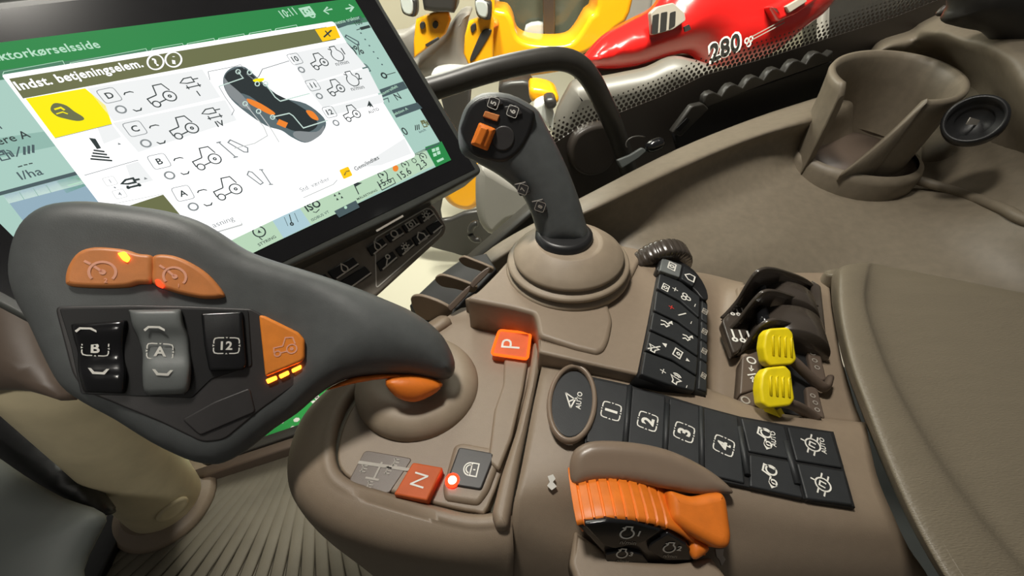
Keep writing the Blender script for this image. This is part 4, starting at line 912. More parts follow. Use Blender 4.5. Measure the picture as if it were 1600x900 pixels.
# ================================================================== WINDOW AND SILL
G0 = V((-.189, .549, 0)); GD = V((.9547, .298, 0)).normalized()
PW = Plane(G0, GD, (0, 0, 1))
gm = bpy.data.materials.new('window_glass'); gm.use_nodes = True; N = gm.node_tree.nodes; L = gm.node_tree.links; N.clear()
out = N.new('ShaderNodeOutputMaterial'); mx = N.new('ShaderNodeMixShader'); tr = N.new('ShaderNodeBsdfTransparent'); gs = N.new('ShaderNodeBsdfGlossy'); fr = N.new('ShaderNodeFresnel')
fr.inputs['IOR'].default_value = 1.18; gs.inputs['Roughness'].default_value = .03; tr.inputs['Color'].default_value = (.93, .95, .93, 1)
L.new(fr.outputs[0], mx.inputs[0]); L.new(tr.outputs[0], mx.inputs[1]); L.new(gs.outputs[0], mx.inputs[2]); L.new(mx.outputs[0], out.inputs[0])
b = MB(); b.slab(PW, [V((-.55, -.3)), V((1.9, -.3)), V((1.9, 1.1)), V((-.55, 1.1))], gm, .004, 0, 0, px=False); struct(b.build('window_1', None, wn=False, smooth_=False))
UP = [(842, 240), (895, 205), (958, 180), (1030, 152), (1100, 118), (1200, 90), (1300, 58), (1400, 26), (1480, -6)]
LO = [(1480, 120), (1300, 190), (1180, 240), (1060, 290), (930, 345), (880, 360)]
PWi = PW.off(.004)
b = MB(); b.slab(PWi, UP + LO, M['glassblk'], .003); struct(b.build('window_frit', None, wn=False, smooth_=False)); 
bpy.data.objects['window_frit'].name = 'trim_1'
# dotted fade along the frit: rows of round dots
b = MB(); q = PWi.qs(UP); L_tot = 0; step = .0082
for row in range(5):
    acc = (row % 2) * step / 2
    for i in range(len(q) - 1):
        e = q[i + 1] - q[i]; Ln = e.length; e.normalize(); nn = V((-e.y, e.x))
        while acc < Ln:
            c = q[i] + e * acc + nn * (.002 + row * .0062); r = (.0036, .0031, .0026, .0020, .0014)[row]
            b.face([PWi.w(c + V((math.cos(a), math.sin(a))) * r, -.0012) for a in [k * math.pi / 4 for k in range(8)]], M['glassblk']); acc += step
        acc -= Ln
fd = b.build('trim_2', None, wn=False, smooth_=False); struct(fd)
# lower window rail (dark bar) at the left of the small joystick
Pr = PW.off(.03)
b = MB(); b.slab(Pr, rnd([(668, 482), (700, 446), (834, 330), (842, 338), (842, 350), (700, 466), (676, 488)], 2), M['rail'], .03, .004); struct(b.build('trim_3', None))

# ================================================================== SIDE CONSOLE (TRAY, LEDGE, CUP HOLDER, SOCKET)
sc = thing('side_console', 'taupe side tray below the window with a built in cup holder', 'side console', pz(1150, 330, .5))
b = MB()
b.loft(rows([
 [(690, 452, .50), (770, 386, .53), (850, 340, .565), (925, 300, .59), (1060, 232, .605), (1180, 184, .62), (1290, 148, .635), (1400, 112, .65), (1520, 80, .66)],
 [(700, 462, .515), (780, 396, .535), (858, 350, .572), (930, 310, .597), (1060, 248, .612), (1180, 200, .627), (1290, 166, .642), (1400, 140, .63), (1530, 100, .66)],
 [(708, 470, .51), (786, 404, .53), (864, 358, .57), (934, 324, .597), (1062, 262, .612), (1180, 214, .627), (1285, 185, .636), (1400, 165, .60), (1540, 130, .66)],
 [(720, 478, .48), (800, 416, .505), (874, 372, .545), (944, 338, .575), (1068, 280, .592), (1182, 230, .608), (1275, 212, .61), (1400, 205, .575), (1560, 170, .65)],
 [(740, 490, .44), (820, 436, .46), (890, 394, .515), (962, 366, .545), (1084, 332, .555), (1186, 286, .572), (1260, 246, .585), (1400, 240, .562), (1590, 215, .64)],
 [(760, 500, .42), (850, 456, .43), (920, 420, .50), (1000, 392, .54), (1110, 362, .548), (1200, 322, .560), (1280, 280, .57), (1420, 285, .562), (1620, 300, .62)],
 [(780, 520, .42), (880, 480, .42), (960, 450, .49), (1040, 425, .532), (1140, 402, .540), (1230, 372, .548), (1320, 335, .556), (1440, 335, .565), (1640, 370, .60)],
 [(800, 560, .42), (920, 540, .42), (1000, 520, .46), (1100, 490, .50), (1180, 470, .51), (1280, 450, .52), (1380, 440, .53), (1500, 460, .54), (1680, 500, .55)]]), M['sidetan'], 5, 5)
b.build('tray', sc, wn=False, solid=.006)
# cup holder
CT = .515
cc = pt(1402, 119, CT); cu_ = (pt(1508, 112, CT * 1.01) - pt(1297, 112, CT * .99)) / 2; Rr = cu_.length
vw = ray(1402, 119).normalized(); up_ = pt(1402, 82, CT) - pt(1402, 119, CT); up_ -= vw * up_.dot(vw)
wv = up_ + vw * math.sqrt(max(0, Rr ** 2 - up_.length_squared)); wv -= cu_ * (wv.dot(cu_) / Rr ** 2) * .5; wv = wv.normalized() * Rr
cz = (cu_.cross(wv).normalized() + V((0, 0, 1))).normalized(); cuN = cu_.normalized(); cwN = wv.normalized()
def cup():
    # ring wall with an opening at the front left; both lips turn down into the opening
    b = MB(); seg = 90; a0, a1 = math.radians(-80), math.radians(206)
    prof = [(-.105, .88, .78), (-.07, .91, .80), (-.03, .94, .82), (-.008, .97, .845), (-.001, .985, .87)]
    rows_ = []
    for i in range(seg + 1):
        a = a0 + (a1 - a0) * i / seg; d = cuN * math.cos(a) + cwN * math.sin(a); r_ = []
        f = max(0, 1 - (a - a0) / .42); f2 = max(0, 1 - (a1 - a) / .1)
        k = 1 - .16 * f ** 1.5; dz = -.012 * f2 - .004 * f
        for z, ro, ri_ in prof: r_.append(cc + d * (Rr * ro * k) + cz * (z + dz))
        r_.append(cc + d * (Rr * .965 * k) + cz * (.003 + dz)); r_.append(cc + d * (Rr * .90 * k) + cz * (.003 + dz))
        for z, ro, ri_ in reversed(prof): r_.append(cc + d * (Rr * ri_ * k) + cz * (z - .003 + dz))
        rows_.append(r_)
    # the front lip runs down diagonally to the base of the opening
    b.rings(rows_, M['sidetan'], False)
    for r_ in (rows_[0], rows_[-1]): b.face(r_, M['sidetan'])
    tip = rows_[0]; ext = []
    for j in range(9):
        a = a0 - math.radians(4.6) * j; d = cuN * math.cos(a) + cwN * math.sin(a); kk = .84 + .012 * j; top = -.002 - .0115 * j
        ext.append([cc + d * (Rr * .90 * kk) + cz * -.107, cc + d * (Rr * .985 * kk) + cz * top, cc + d * (Rr * .94 * kk) + cz * (top + .003), cc + d * (Rr * .86 * kk) + cz * (top - .002), cc + d * (Rr * .78 * kk) + cz * -.107])
    b.rings(ext, M['sidetan'], False); b.face(ext[-1], M['sidetan'])
    b.lathe(cc - cz * .104, cz, [(Rr * .93, 0), (Rr * .93, .004), (.0001, .0045)], M['taupe_dark'], 48)
    return b
cup().build('cup_holder', sc, wn=False)
b = MB(); b.lathe(cc - cz * .098, cz, [(Rr * .98, -.03), (Rr * .98, -.006), (Rr * .95, .002), (Rr * .88, .004)], M['sidetan'], 64, None, False, False); b.build('cup_collar', sc, wn=False)
b = MB(); b.tube(smooth([pz(1296, 236, .585), pz(1350, 256, .581), pz(1400, 271, .578), V((.554, .4764, .5795)), V((.5398, .402, .598)), V((.536, .372, .6015)), V((.55, .33, .604))], 5, False), .006, M['sidetan'], 12); b.build('tray_ridge', sc, wn=False)
# raised moulding behind and right of the cup, and the wall with the socket
b = MB()
b.loft(rows([
 [(1350, 92, .66), (1375, 62, .68), (1420, 46, .69), (1440, 30, .70), (1480, 8, .71), (1560, -20, .72), (1680, -60, .72)],
 [(1352, 100, .665), (1380, 72, .69), (1424, 56, .70), (1450, 44, .715), (1490, 30, .725), (1580, 10, .73), (1700, -20, .73)],
 [(1362, 112, .65), (1392, 84, .68), (1440, 72, .69), (1474, 62, .71), (1510, 60, .72), (1600, 60, .73), (1720, 40, .73)],
 [(1380, 140, .62), (1420, 110, .65), (1470, 92, .67), (1500, 90, .69), (1540, 100, .70), (1620, 120, .71), (1740, 110, .71)],
 [(1440, 190, .60), (1470, 160, .62), (1500, 140, .64), (1530, 140, .655), (1570, 160, .67), (1640, 190, .68), (1760, 200, .68)],
 [(1440, 240, .58), (1480, 230, .60), (1510, 220, .61), (1540, 225, .62), (1590, 240, .63), (1660, 260, .64), (1780, 280, .64)],
 [(1440, 300, .54), (1480, 296, .55), (1520, 300, .56), (1560, 310, .57), (1620, 330, .58), (1680, 345, .59), (1790, 370, .59)]]), M['sidetan'], 5, 5)
b.build('raised_moulding', sc, wn=False, solid=.006)
so = pz(1522, 188, .672); vd = -ray(1522, 188).normalized(); sx = (vd + V((-.25, 0, .35))).normalized()
b = MB(); b.lathe(so - sx * .01, sx, [(.026, 0), (.026, .013), (.024, .0155), (.022, .0155), (.0215, .009), (.016, .0085), (.0155, .004), (.0001, .004)], M['black'], 48); sk = b.build('power_socket', sc, wn=False)
Ps = Plane(so + sx * .002, sx.orthogonal(), sx.cross(sx.orthogonal())); g = MB(); g.slab(Plane(so + sx * .0015, (1, .2, 0), (0, .3, 1)), [V((-.008, -.004)), V((.007, -.006)), V((.009, -.001)), V((-.006, .003))], M['greyprint'], .001, 0, 0, px=False); g.build('contact', sk, wn=False)

# dark pillar pieces at the top right
Pp = facing(pt(1540, 40, .50), (1540, 40))
b = MB(); b.inflate(Pp, smooth([(1476, 34), (1486, 10), (1500, -30), (1640, -60), (1720, 60), (1700, 120), (1620, 84), (1570, 80), (1540, 52), (1506, 44)], 3), M['rail'], .05, .03, .03, .012); struct(b.build('trim_4', None, wn=False))
b = MB(); b.inflate(facing(pt(1480, 20, .52), (1460, 20)), smooth([(1462, 24), (1476, 8), (1488, 12), (1512, 22), (1504, 30), (1480, 26)], 3), M['glassblk'], .008, .006, .006, .003); bo = b.build('black_clip', None, wn=False)
tag(bo, 'small shiny black clip on the moulding at the top right', 'clip')

# black scalloped rail along the window
Pb = PW.off(.045)
rl = thing('ledge_rail', 'black scalloped rail with a slotted foot, running along the dark lower window edge', 'rail', Pb.w(Pb.q(1060, 215)))
b = MB(); tq = [(1100, 162)]
n = 6
for i in range(n):
    x0 = 1100 + i * 33; y0 = 160 - i * 12.5
    tq += [(x0 + 2, y0 - 8), (x0 + 8, y0 - 14), (x0 + 16, y0 - 16), (x0 + 22, y0 - 13), (x0 + 28, y0 - 10)]
b.slab(Pb, tq + [(1302, 80), (1302, 95), (1200, 130), (1104, 168)], M['rail'], .012, .002, .004); b.build('scalloped_edge', rl)
b = MB(); b.slab(Pb, [(1098, 166), (1300, 96), (1300, 160), (1180, 206), (1066, 250), (1056, 214), (1092, 168)], M['black'], .012, .002); b.build('rail_face', rl)
b = MB(); b.slab(Pb, rnd([(1100, 162), (1108, 170), (1064, 214), (1050, 208), (1082, 166)], 3), M['rail'], .01, .002, .008); b.build('slotted_foot', rl)
b = MB(); b.slab(Pb, rnd([(1074, 184), (1078, 188), (1062, 206), (1056, 202)], 2), M['well'], .002, 0, .0092); b.build('slot', rl)
# latch on the ledge
lt = thing('sill_latch', 'small black latch with a grey tab sitting on the tan ledge', 'latch', pz(1020, 240, .60))
Pl = facing(pt(1020, 232, .565), (1020, 232))
b = MB(); b.inflate(Pl, smooth([(1008, 228), (1014, 220), (1030, 214), (1038, 220), (1036, 230), (1020, 238), (1010, 236)], 3), M['gloss'], .008, .01, .008, .003); b.build('latch_body', lt, wn=False)
b = MB(); b.slab(Pl, rnd([(964, 250), (984, 242), (1004, 230), (1012, 236), (998, 248), (972, 264)], 3), M['cgrey'], .008, .002); b.build('latch_tab', lt)
b = MB(); b.tube([Pl.w(Pl.q(1006 + 20 * math.cos(a) - 8, 226 + 13 * math.sin(a)), 0) for a in [math.radians(150 + 15 * k) for k in range(11)]], .0012, M['rail'], 8); b.build('latch_wire', lt, wn=False)
# round black cover low on the window
Pc = PW.off(.02)
b = MB(); cq = smooth([(892, 236), (902, 212), (926, 198), (952, 196), (966, 214), (964, 244), (948, 268), (920, 276), (898, 264)], 4)
b.slab(Pc, cq, M['glassblk'], .02, .006); o = b.build('round_cover', None); tag(o, 'round black cover low in the window right of the small joystick', 'cover')
# grab rail
Pg = PW.off(.05)
gp = [(600, 160), (690, 134), (760, 112), (820, 98), (868, 92), (900, 100), (922, 122), (942, 160), (960, 200), (974, 240), (984, 275)]
b = MB(); wp = [Pg.w(Pg.q(*p)) for p in gp]
b.tube(smooth(wp, 5, False), .0135, M['rail'], 20); o = b.build('grab_rail', None, wn=False); tag(o, 'bent black tubular grab rail in front of the window', 'handrail')

# ================================================================== FLOOR, COLUMN, LOWER LEFT
fm = MB(); PM = hplane(.0)
fm.slab(PM, [(160, 800), (310, 772), (470, 718), (600, 690), (760, 690), (1000, 760), (1000, 1000), (600, 1150), (80, 1100)], M['mat'], .02, .004)
for i in range(27):
    xb = 120 + i * 24
    f = lambda y: (493 + (xb - 493) * (y - 633) / 267, y)
    y0 = 772 - max(0, (f(772)[0] - 310)) * .32; y0 = max(y0, 700) - 42
    fm.tube([pz(*f(y0 + 10), .002), pz(*f(860), .002), pz(*f(1010), .002)], .0115, M['mat'], 8, ry=.0032)
o = fm.build('floor_mat', None, wn=False); tag(o, 'ribbed grey brown floor mat below the console, lower left', 'floor mat')
b = MB(); fq = [pz(*p) for p in ((-200, 790, -.021), (310, 748, -.021), (480, 694, -.021), (640, 650, -.021))]
b.slab(hplane(-.021), [V((1.2, -.6)), V((1.2, .70))] + [V((p.x, p.y)) for p in reversed(fq)] + [V((-1.6, .2)), V((-1.6, -.6))], M['cgrey'], .03, 0, px=False); struct(b.build('floor', None, wn=False))
# sill trims behind the mat
Pu = Plane(fq[1], fq[2] - fq[1], (0, 0, 1))
b = MB(); b.slab(Pu, [(290, 738), (310, 730), (480, 672), (580, 636), (580, 652), (480, 688), (310, 746), (290, 752)], M['rail'], .02, .004); struct(b.build('trim_5', None))
Pu2 = Plane(fq[1] + V((.01, -.03, 0)), fq[2] - fq[1], (0, 0, 1))
b = MB(); b.slab(Pu2, [(300, 750), (480, 690), (580, 654), (580, 690), (480, 722), (310, 778)], M['taupe_dark'], .02, .004); struct(b.build('trim_6', None))
col = thing('steering_column', 'tan steering column post with a round bolt cap, rising at the lower left', 'column', pz(240, 775, 0))
b = MB(); c0 = pz(240, 772, .05); c0.z = 0
ctop = pz(92, 588, .42); cax = ctop - c0; b.lathe(c0, cax, [(.056, .02), (.0585, .03), (.059, .05), (.058, .3), (.058, .42), (.058, .52)], M['ctan'], 64); b.build('post', col, wn=False)
b = MB(); b.lathe(c0, (0, 0, 1), [(.084, 0), (.084, .012), (.078, .02), (.066, .024), (.062, .03)], M['taupe'], 64); b.build('base_collar', col, wn=False)
pc = pt(240, 752, (c0 + V((0, 0, .08)) - CAM).length / ray(240, 752).length); d_ = (CAM - pc); d_.z = 0; d_.normalize(); au = cax.normalized(); c_ = c0 + cax * (.085 / cax.z); d_ = (pt(236, 752, .74) - c_); d_ = (CAM - c_).normalized(); d_ = (d_ - au * d_.dot(au)).normalized(); pc = c_ + d_ * .0565
b = MB(); b.lathe(pc, d_, [(.024, 0), (.024, .004), (.02, .0065), (.0165, .0055), (.0001, .0065)], M['ctan'], 40); b.build('bolt_cap', col, wn=False)
# taupe cover behind the grip lever and dark covers at the lower left
b = MB(); b.inflate(facing(pt(20, 500, .42), (20, 500)), smooth([(-120, 380), (0, 380), (60, 440), (100, 560), (120, 625), (60, 612), (0, 610), (-140, 620)], 3), M['taupe_dark'], .05, .03, .03, .01); o = b.build('column_shroud', None, wn=False); tag(o, 'brown moulded shroud behind the left edge of the grip lever', 'shroud')
b = MB(); b.inflate(facing(pt(40, 700, .62), (60, 700)), smooth([(-100, 590), (10, 600), (60, 660), (120, 730), (170, 790), (160, 806), (90, 786), (30, 748), (-20, 710), (-120, 690)], 3), M['black'], .03, .02, .03, .01); o = b.build('dark_cover', None, wn=False); tag(o, 'black cover strip left of the tan column', 'cover')
b = MB(); b.inflate(facing(pt(60, 840, .50), (60, 840)), smooth([(-140, 640), (-20, 704), (40, 744), (100, 778), (162, 802), (150, 840), (128, 890), (110, 1000), (-150, 1000)], 3), M['cgrey'], .11, .04, .03, .012); o = b.build('seat_cover', None, wn=False); tag(o, 'smooth dark grey moulded cover in the bottom left corner', 'cover')
b = MB(); b.slab(hplane(.02), [(168, 800), (200, 812), (170, 870), (140, 930), (112, 930), (140, 860)], M['black'], .02, .004); struct(b.build('trim_7', None))
b = MB(); b.slab(hplane(.3), rnd([(590, 882), (640, 890), (720, 905), (720, 940), (640, 940)], 4), M['ctan'], .05, .004); o = b.build('console_bracket', con)
# ================================================================== OUTSIDE: HALL AND MACHINES
M['hallfloor'] = mat('hall_floor', (166, 162, 146), .35, .05, 4, var=.03)
M['hallwall'] = mat('hall_wall', (222, 214, 190), .7, .05, 6, var=.02)
M['myel'] = mat('machine_yellow', (238, 166, 22), .28, 0, 20, coat=.4)
M['mgrey'] = mat('machine_grey', (132, 128, 122), .5, .05, 30)
M['mgrey2'] = mat('tank_grey', (98, 94, 88), .45, .05, 30)
M['mdark'] = mat('machine_dark', (48, 46, 44), .4, .05, 30)
M['mred'] = mat('machine_red', (225, 32, 30), .22, 0, 10, coat=.7, var=.01)
M['lens'] = mat('lamp_lens', (176, 180, 176), .15, 0, 40)
M['green'] = mat('hood_green', (40, 140, 66), .3, 0, 10, coat=.5)
M['decal'] = mat('decal_grey', (170, 160, 148), .4, 0, 10)
M['cabglass'] = mat('cab_glass', (70, 74, 64), .12, 0, 8, var=.3)
M['brush'] = mat('pale_metal', (205, 205, 200), .35, .05, 40, var=.15)
b = MB(); b.slab(hplane(-1.25), [V((-9, -3)), V((9, -3)), V((9, 11)), V((-9, 11))], M['hallfloor'], .1, 0, px=False); struct(b.build('floor_hall', None, wn=False, smooth_=False))
b = MB(); b.slab(vplane(9.5), [V((-9, -1.25)), V((9, -1.25)), V((9, 5.5)), V((-9, 5.5))], M['hallwall'], .2, 0, px=False); struct(b.build('wall_hall', None, wn=False, smooth_=False))
def part(name, par, D, q, m, depth, r=.02, sm=True, k=3):
    b = MB(); b.slab(vplane(D), smooth(q, k) if sm else q, m, depth, r, 0, rb=r * .6); return b.build(name, par)
ym = thing('yellow_loader', 'yellow loader with grey arm, two lamps and dark cab window, outside the cab glass', 'loader', V((-.2, 3.4, -1.2)))
part('fender', ym, 3.1, [(768, -90), (770, 0), (776, 14), (792, 18), (802, 34), (808, 56), (826, 67), (862, 70), (890, 67), (905, 54), (922, 26), (934, 8), (940, -90), (1000, -90), (985, 20), (962, 46), (940, 66), (915, 84), (880, 92), (840, 94), (790, 98), (776, 108), (768, 112), (764, 60)], M['myel'], .35, .03)
part('skirt_panel', ym, 3.15, [(772, 84), (850, 90), (905, 82), (905, 104), (850, 118), (775, 122)], M['myel'], .3, .04)
part('cab_glass', ym, 3.6, [(780, -120), (960, -120), (950, 90), (780, 90)], M['cabglass'], .05, .01, False)
part('cab_post', ym, 3.45, [(846, -120), (866, -120), (868, 80), (850, 80)], M['mdark'], .06, .01, False)
part('cab_seat', ym, 3.5, [(822, 40), (850, 36), (852, 60), (824, 64)], M['lens'], .06, .02)
b1 = part('bracket', ym, 2.85, [(732, 34), (748, 28), (764, 12), (772, 36), (770, 60), (773, 106), (736, 114), (724, 84), (726, 56)], M['myel'], .06, .015, False)
for q in ([(735, 42), (742, 36), (744, 44), (738, 52)], [(754, 48), (766, 46), (766, 54), (742, 92), (734, 94), (742, 72)], [(750, 96), (764, 96), (764, 104), (750, 104)]): part('opening', b1, 2.84, q, M['mdark'], .05, .006)
b2 = part('bracket', ym, 3.2, [(650, 30), (676, 20), (700, 18), (704, 32), (696, 54), (670, 74), (646, 92), (646, 64), (648, 44)], M['myel'], .06, .015, False)
for c in ((660, 40), (680, 39)): part('hole', b2, 3.18, ell(c, 4.5, 6, n=12), M['mdark'], .05, .004, True, 1)
part('slot', b2, 3.18, [(664, 70), (684, 58), (686, 62), (668, 74)], M['mdark'], .05, .004, False)
part('boom', ym, 3.3, [(716, 24), (734, 22), (728, 40), (724, 80), (736, 112), (690, 122), (640, 130), (630, 110), (650, 92), (690, 56)], M['mgrey'], .3, .05)
part('loader_arm', ym, 3.5, [(600, 60), (630, 52), (652, 42), (660, 92), (620, 120), (600, 100)], M['mgrey'], .2, .03)
part('hydraulic_block', ym, 3.1, [(658, -60), (712, -60), (712, 14), (698, 20), (668, 18), (660, 8)], M['mdark'], .25, .03)
part('wheel_cover', ym, 3.2, [(676, 112), (700, 106), (736, 110), (742, 124), (700, 136), (674, 132)], M['brush'], .2, .04)
for i, (D, x, y) in enumerate(((2.8, 742, 5), (3.2, 625, 0))):
    o = part('work_lamp', ym, D, [(x, y - 4), (x + 8, y - 6), (x + 22, y - 2), (x + 26, y + 6), (x + 24, y + 26), (x + 8, y + 24), (x + 2, y + 16)], M['mdark'], .1, .015)
    part('lens', o, D - .012, [(x + 1, y - 3), (x + 18, y - 1), (x + 19, y + 22), (x + 5, y + 19)], M['lens'], .03, .01)
part('strut', ym, 2.9, [(684, 138), (736, 138), (730, 215), (748, 262), (735, 272), (704, 214)], M['mdark'], .1, .02, False)
part('mirror_arm', ym, 3.0, [(764, 32), (776, 34), (778, 42), (764, 46)], M['orange'], .1, .012)
# yellow lower panel and grey parts low behind the monitor
yl = part('yellow_fender', None, 2.3, [(688, 296), (694, 314), (706, 326), (724, 332), (740, 330), (752, 318), (760, 290), (754, 262), (720, 262)], M['myel'], .12, .05)
tag(yl, 'rounded yellow machine fender below the monitor corner', 'fender')
gm_ = part('grey_housing', None, 1.9, [(746, 262), (766, 262), (800, 282), (836, 300), (838, 336), (796, 350), (770, 372), (748, 352), (742, 310)], M['mgrey'], .12, .05)
tag(gm_, 'lumpy grey machine housing seen left of the small joystick', 'machine part')
hk = MB(); Pq = vplane(2.05); hk.tube([Pq.w(Pq.q(745 + 10 * math.cos(a), 362 + 13 * math.sin(a))) for a in [math.radians(60 + 20 * k) for k in range(12)]], .02, M['mdark'], 10); o = hk.build('hook', None, wn=False); tag(o, 'dark curved hook above the pale floor outside', 'hook')
dk = part('dark_chassis', None, 2.6, [(690, 345), (744, 330), (790, 360), (740, 400), (706, 396), (660, 380), (640, 340), (690, 300)], M['mdark'], .05, .02); tag(dk, 'dark machine underside between the monitor and the window rail', 'machine part')
# parts seen through the grab rail
tk = thing('pale_linkage', 'pale metal linkage with orange base seen through the grab rail', 'linkage', V((.3, 2.3, -.6)))
part('link_plate', tk, 2.2, [(834, 168), (852, 158), (862, 168), (872, 196), (884, 218), (876, 228), (860, 206), (842, 184)], M['brush'], .1, .02)
part('orange_base', tk, 2.4, [(830, 138), (856, 140), (872, 150), (870, 164), (840, 164), (828, 156)], M['myel'], .2, .03)
part('cap', tk, 2.15, [(852, 156), (866, 154), (870, 166), (860, 174), (852, 168)], M['mdark'], .1, .02)
part('chain_links', tk, 2.1, [(868, 208), (880, 212), (888, 230), (880, 236), (870, 226)], M['brush'], .05, .015)
ms = part('machine_chassis', None, 2.9, [(786, 130), (830, 128), (832, 160), (800, 176), (780, 150)], M['mdark'], .2, .03); tag(ms, 'dark panel behind the head of the small joystick', 'machine part')
b = MB(); b.slab(vplane(1.6), smooth([(890, 150), (904, 136), (940, 132), (984, 124), (1020, 116), (1056, 100), (1088, 102), (1130, 122), (1100, 190), (1000, 220), (900, 280), (872, 260), (868, 200)], 3), M['mgrey2'], .1, .05); b.slab(vplane(1.65), [(940, 200), (1000, 200), (1000, 572), (940, 572)], M['mgrey2'], .05, .01); gt = b.build('grey_tank', None); tag(gt, 'broad grey tank below the red hood, outside the window', 'tank')
# red machine
rm = thing('red_machine', 'shiny red machine hood with grey decal, number and stripes, outside the window', 'machine', V((.9, 2.4, -1.2)))
Pm = Plane((0, 2.35, .2), (1, .25, 0), (0, .25, 1))
b = MB(); b.inflate(Pm, smooth([(910, 92), (918, 80), (940, 56), (975, 34), (1016, 12), (1040, -20), (1080, -60), (1240, -80), (1300, -30), (1276, 20), (1240, 50), (1196, 86), (1150, 104), (1102, 104), (1084, 90), (1066, 84), (1030, 92), (990, 104), (950, 108), (918, 104)], 4), M['mred'], lambda p: .22, .2, .1, .04); b.build('hood', rm, wn=False)
Pd = Pm.off(.19)
b = MB(); b.slab(Pd, rnd([(1017, 20), (1028, 10), (1052, 4), (1070, 20), (1072, 32), (1052, 46), (1020, 55)], 3), M['decal'], .03, .004, .02); dd = b.build('decal', rm)
g = MB()
for q in ([(1020, 24), (1030, 21), (1028, 52), (1018, 53)], [(1033, 20), (1043, 18), (1041, 48), (1031, 51)], [(1047, 20), (1056, 17), (1055, 40), (1045, 46)]): g.slab(Pd, rnd(q, 2), M['mdark'], .01, 0, .022)
for c in ((1074, 44),): g.slab(Pd, rnd([(1069, 42), (1077, 38), (1080, 46), (1071, 50)], 1), M['mdark'], .01, 0, .022)
g.build('warning_stickers', dd, wn=False)
g = MB(); text(g, Pd, '280', (1108, 98), (1160, 75), M['white'], .03, 1.0, .075); text(g, Pd, '280', (1111, 96), (1157, 76), M['mdark'], .034, 1.0, .02); g.build('number', rm, wn=False)
g = MB()
for d in (0, 5): lines(g, Pd, [(1166, 62 + d), (1226, 30 + d)], 1.6, M['decal'], .03)
icon(g, Pd, 'fan', (1170, 64), (1, -.4), 16, M['white'], .14, .03); g.build('stripes', rm, wn=False)
b = MB(); b.slab(Pd, rnd([(1204, 10), (1226, 0), (1256, -24), (1290, -30), (1280, 0), (1246, 22), (1218, 34)], 4), M['mred'], .1, .02, .06); hb = b.build('side_bracket', rm)
b = MB(); b.slab(Pd, rnd([(1228, 10), (1256, -6), (1262, 2), (1234, 20)], 2), M['decal'], .02, .004, .075); b.build('bracket_label', hb)
b = MB(); b.slab(Pm, smooth([(918, 100), (980, 104), (1030, 92), (1078, 84), (1110, 104), (1060, 130), (950, 140), (926, 118)], 3), M['mdark'], .3, .03, -.02); b.build('grille', rm)
dg = part('lamp_stand', None, 3.9, [(955, -60), (1030, -60), (1020, 10), (1012, 292), (968, 292), (960, 22)], M['mgrey'], .2, .04, False); tag(dg, 'grey frame with a small lamp between the yellow loader and the red hood', 'frame')
lw = part('lamp', dg, 3.7, [(962, 8), (970, 6), (974, 14), (966, 18)], M['brush'], .1, .02)
rk_ = part('machine_rack', None, 3.6, [(1268, -60), (1500, -80), (1480, 20), (1400, 314), (1300, 314), (1280, 20)], M['mdark'], .3, .05, False); tag(rk_, 'dark machine frame right of the red hood', 'machine part')
rp = part('upright_post', None, 3.3, [(1288, -60), (1300, -60), (1290, 340), (1276, 340)], M['mgrey'], .08, .02, False); tag(rp, 'pale upright post right of the red hood', 'post')
# green panel low at the left, seen under the grip lever
b = MB(); b.slab(hplane(-.8), smooth([(270, 700), (420, 640), (520, 580), (590, 570), (590, 690), (420, 745), (280, 770)], 3), M['green'], .1, .02); gh = b.build('green_panel', None); tag(gh, 'green body panel glimpsed under the grip lever', 'panel')
fl = MB(); random.seed(3)
for i in range(26):
    x = 440 + random.random() * 80; y = 610 + random.random() * 60; P_ = hplane(-.8); q = P_.q(x, y); r = .004 + random.random() * .012
    fl.face([P_.w(q + V((math.cos(a) * r, math.sin(a) * r * .8)), .001) for a in [k * math.pi / 3 for k in range(6)]], M['brush'])
fo = fl.build('pale_specks', gh, wn=False); fo['kind'] = 'stuff'  # pale specks scattered over the green panel

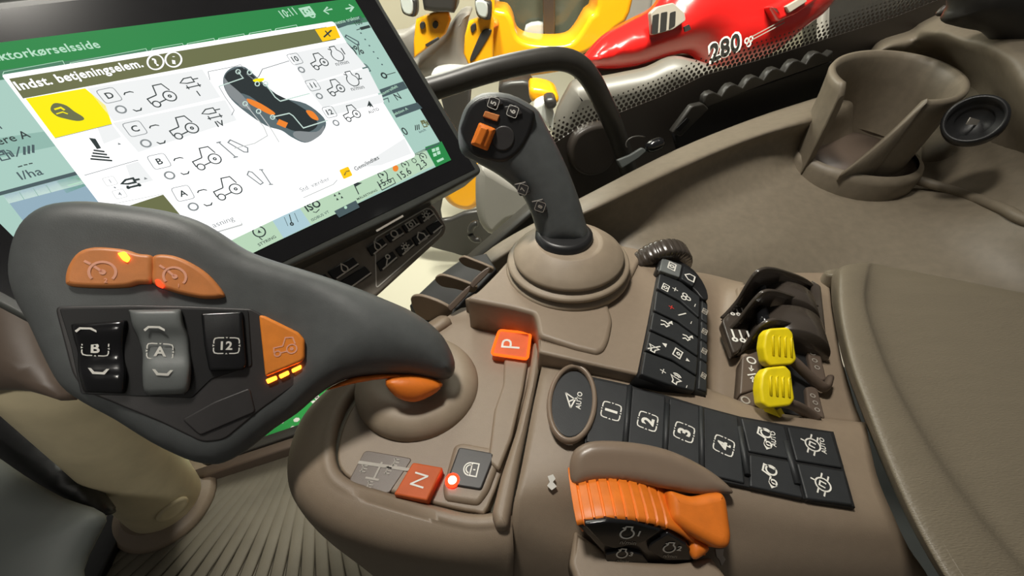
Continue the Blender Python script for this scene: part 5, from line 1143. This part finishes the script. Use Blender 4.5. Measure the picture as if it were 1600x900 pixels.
# ================================================================== LIGHT
w = bpy.data.worlds.new('world'); SC.world = w; w.use_nodes = True
bg = w.node_tree.nodes['Background']; bg.inputs['Color'].default_value = (1, .95, .87, 1); bg.inputs['Strength'].default_value = .09
def area(name, loc, tgt, size, power, col=(1, .95, .86), sy=None):
    l = bpy.data.lights.new(name, 'AREA'); l.energy = power; l.color = col; l.size = size
    if sy: l.shape = 'RECTANGLE'; l.size_y = sy
    o = bpy.data.objects.new(name, l); COL.objects.link(o); o.location = loc
    o.rotation_euler = (V(tgt) - V(loc)).to_track_quat('-Z', 'Y').to_euler(); return o
sl_ = bpy.data.lights.new('dome_lamp', 'SPOT'); sl_.energy = 62; sl_.color = (1, .95, .86); sl_.spot_size = math.radians(60); sl_.spot_blend = 1; sl_.shadow_soft_size = .09
so_ = bpy.data.objects.new('dome_lamp', sl_); COL.objects.link(so_); so_.location = (-.24, .42, 1.8); so_.rotation_euler = (V((.05, .45, .55)) - V((-.24, .42, 1.8))).to_track_quat('-Z', 'Y').to_euler()
area('windscreen_light', (-.38, 1.45, 1.2), (-.55, .28, 0), .7, 16)
def spot(name, loc, tgt, power, cone, soft=.3, col=(1, .95, .86)):
    l = bpy.data.lights.new(name, 'SPOT'); l.energy = power; l.color = col; l.spot_size = math.radians(cone); l.spot_blend = .5; l.shadow_soft_size = soft
    o = bpy.data.objects.new(name, l); COL.objects.link(o); o.location = loc; o.rotation_euler = (V(tgt) - V(loc)).to_track_quat('-Z', 'Y').to_euler()
spot('hall_lamp', (.6, .9, 4.2), (.9, 3.2, 0), 1500, 66, .4)
spot('hall_lamp', (-.6, 1.2, 4.2), (-.4, 4.0, 0), 1600, 92, .4)
spot('hall_lamp', (-2.5, 4.5, 4.8), (-1.0, 7.5, -.5), 1500, 110, .4)
spot('footwell_fill', (.0, -.45, 1.6), (-.66, .30, .12), 26, 27, .06)  # unseen fill spot added to brighten the column post
vs_ = SC.view_settings; vs_.view_transform = 'Standard'; vs_.look = 'None'; vs_.gamma = 1; vs_.use_curve_mapping = False; vs_.exposure = 0
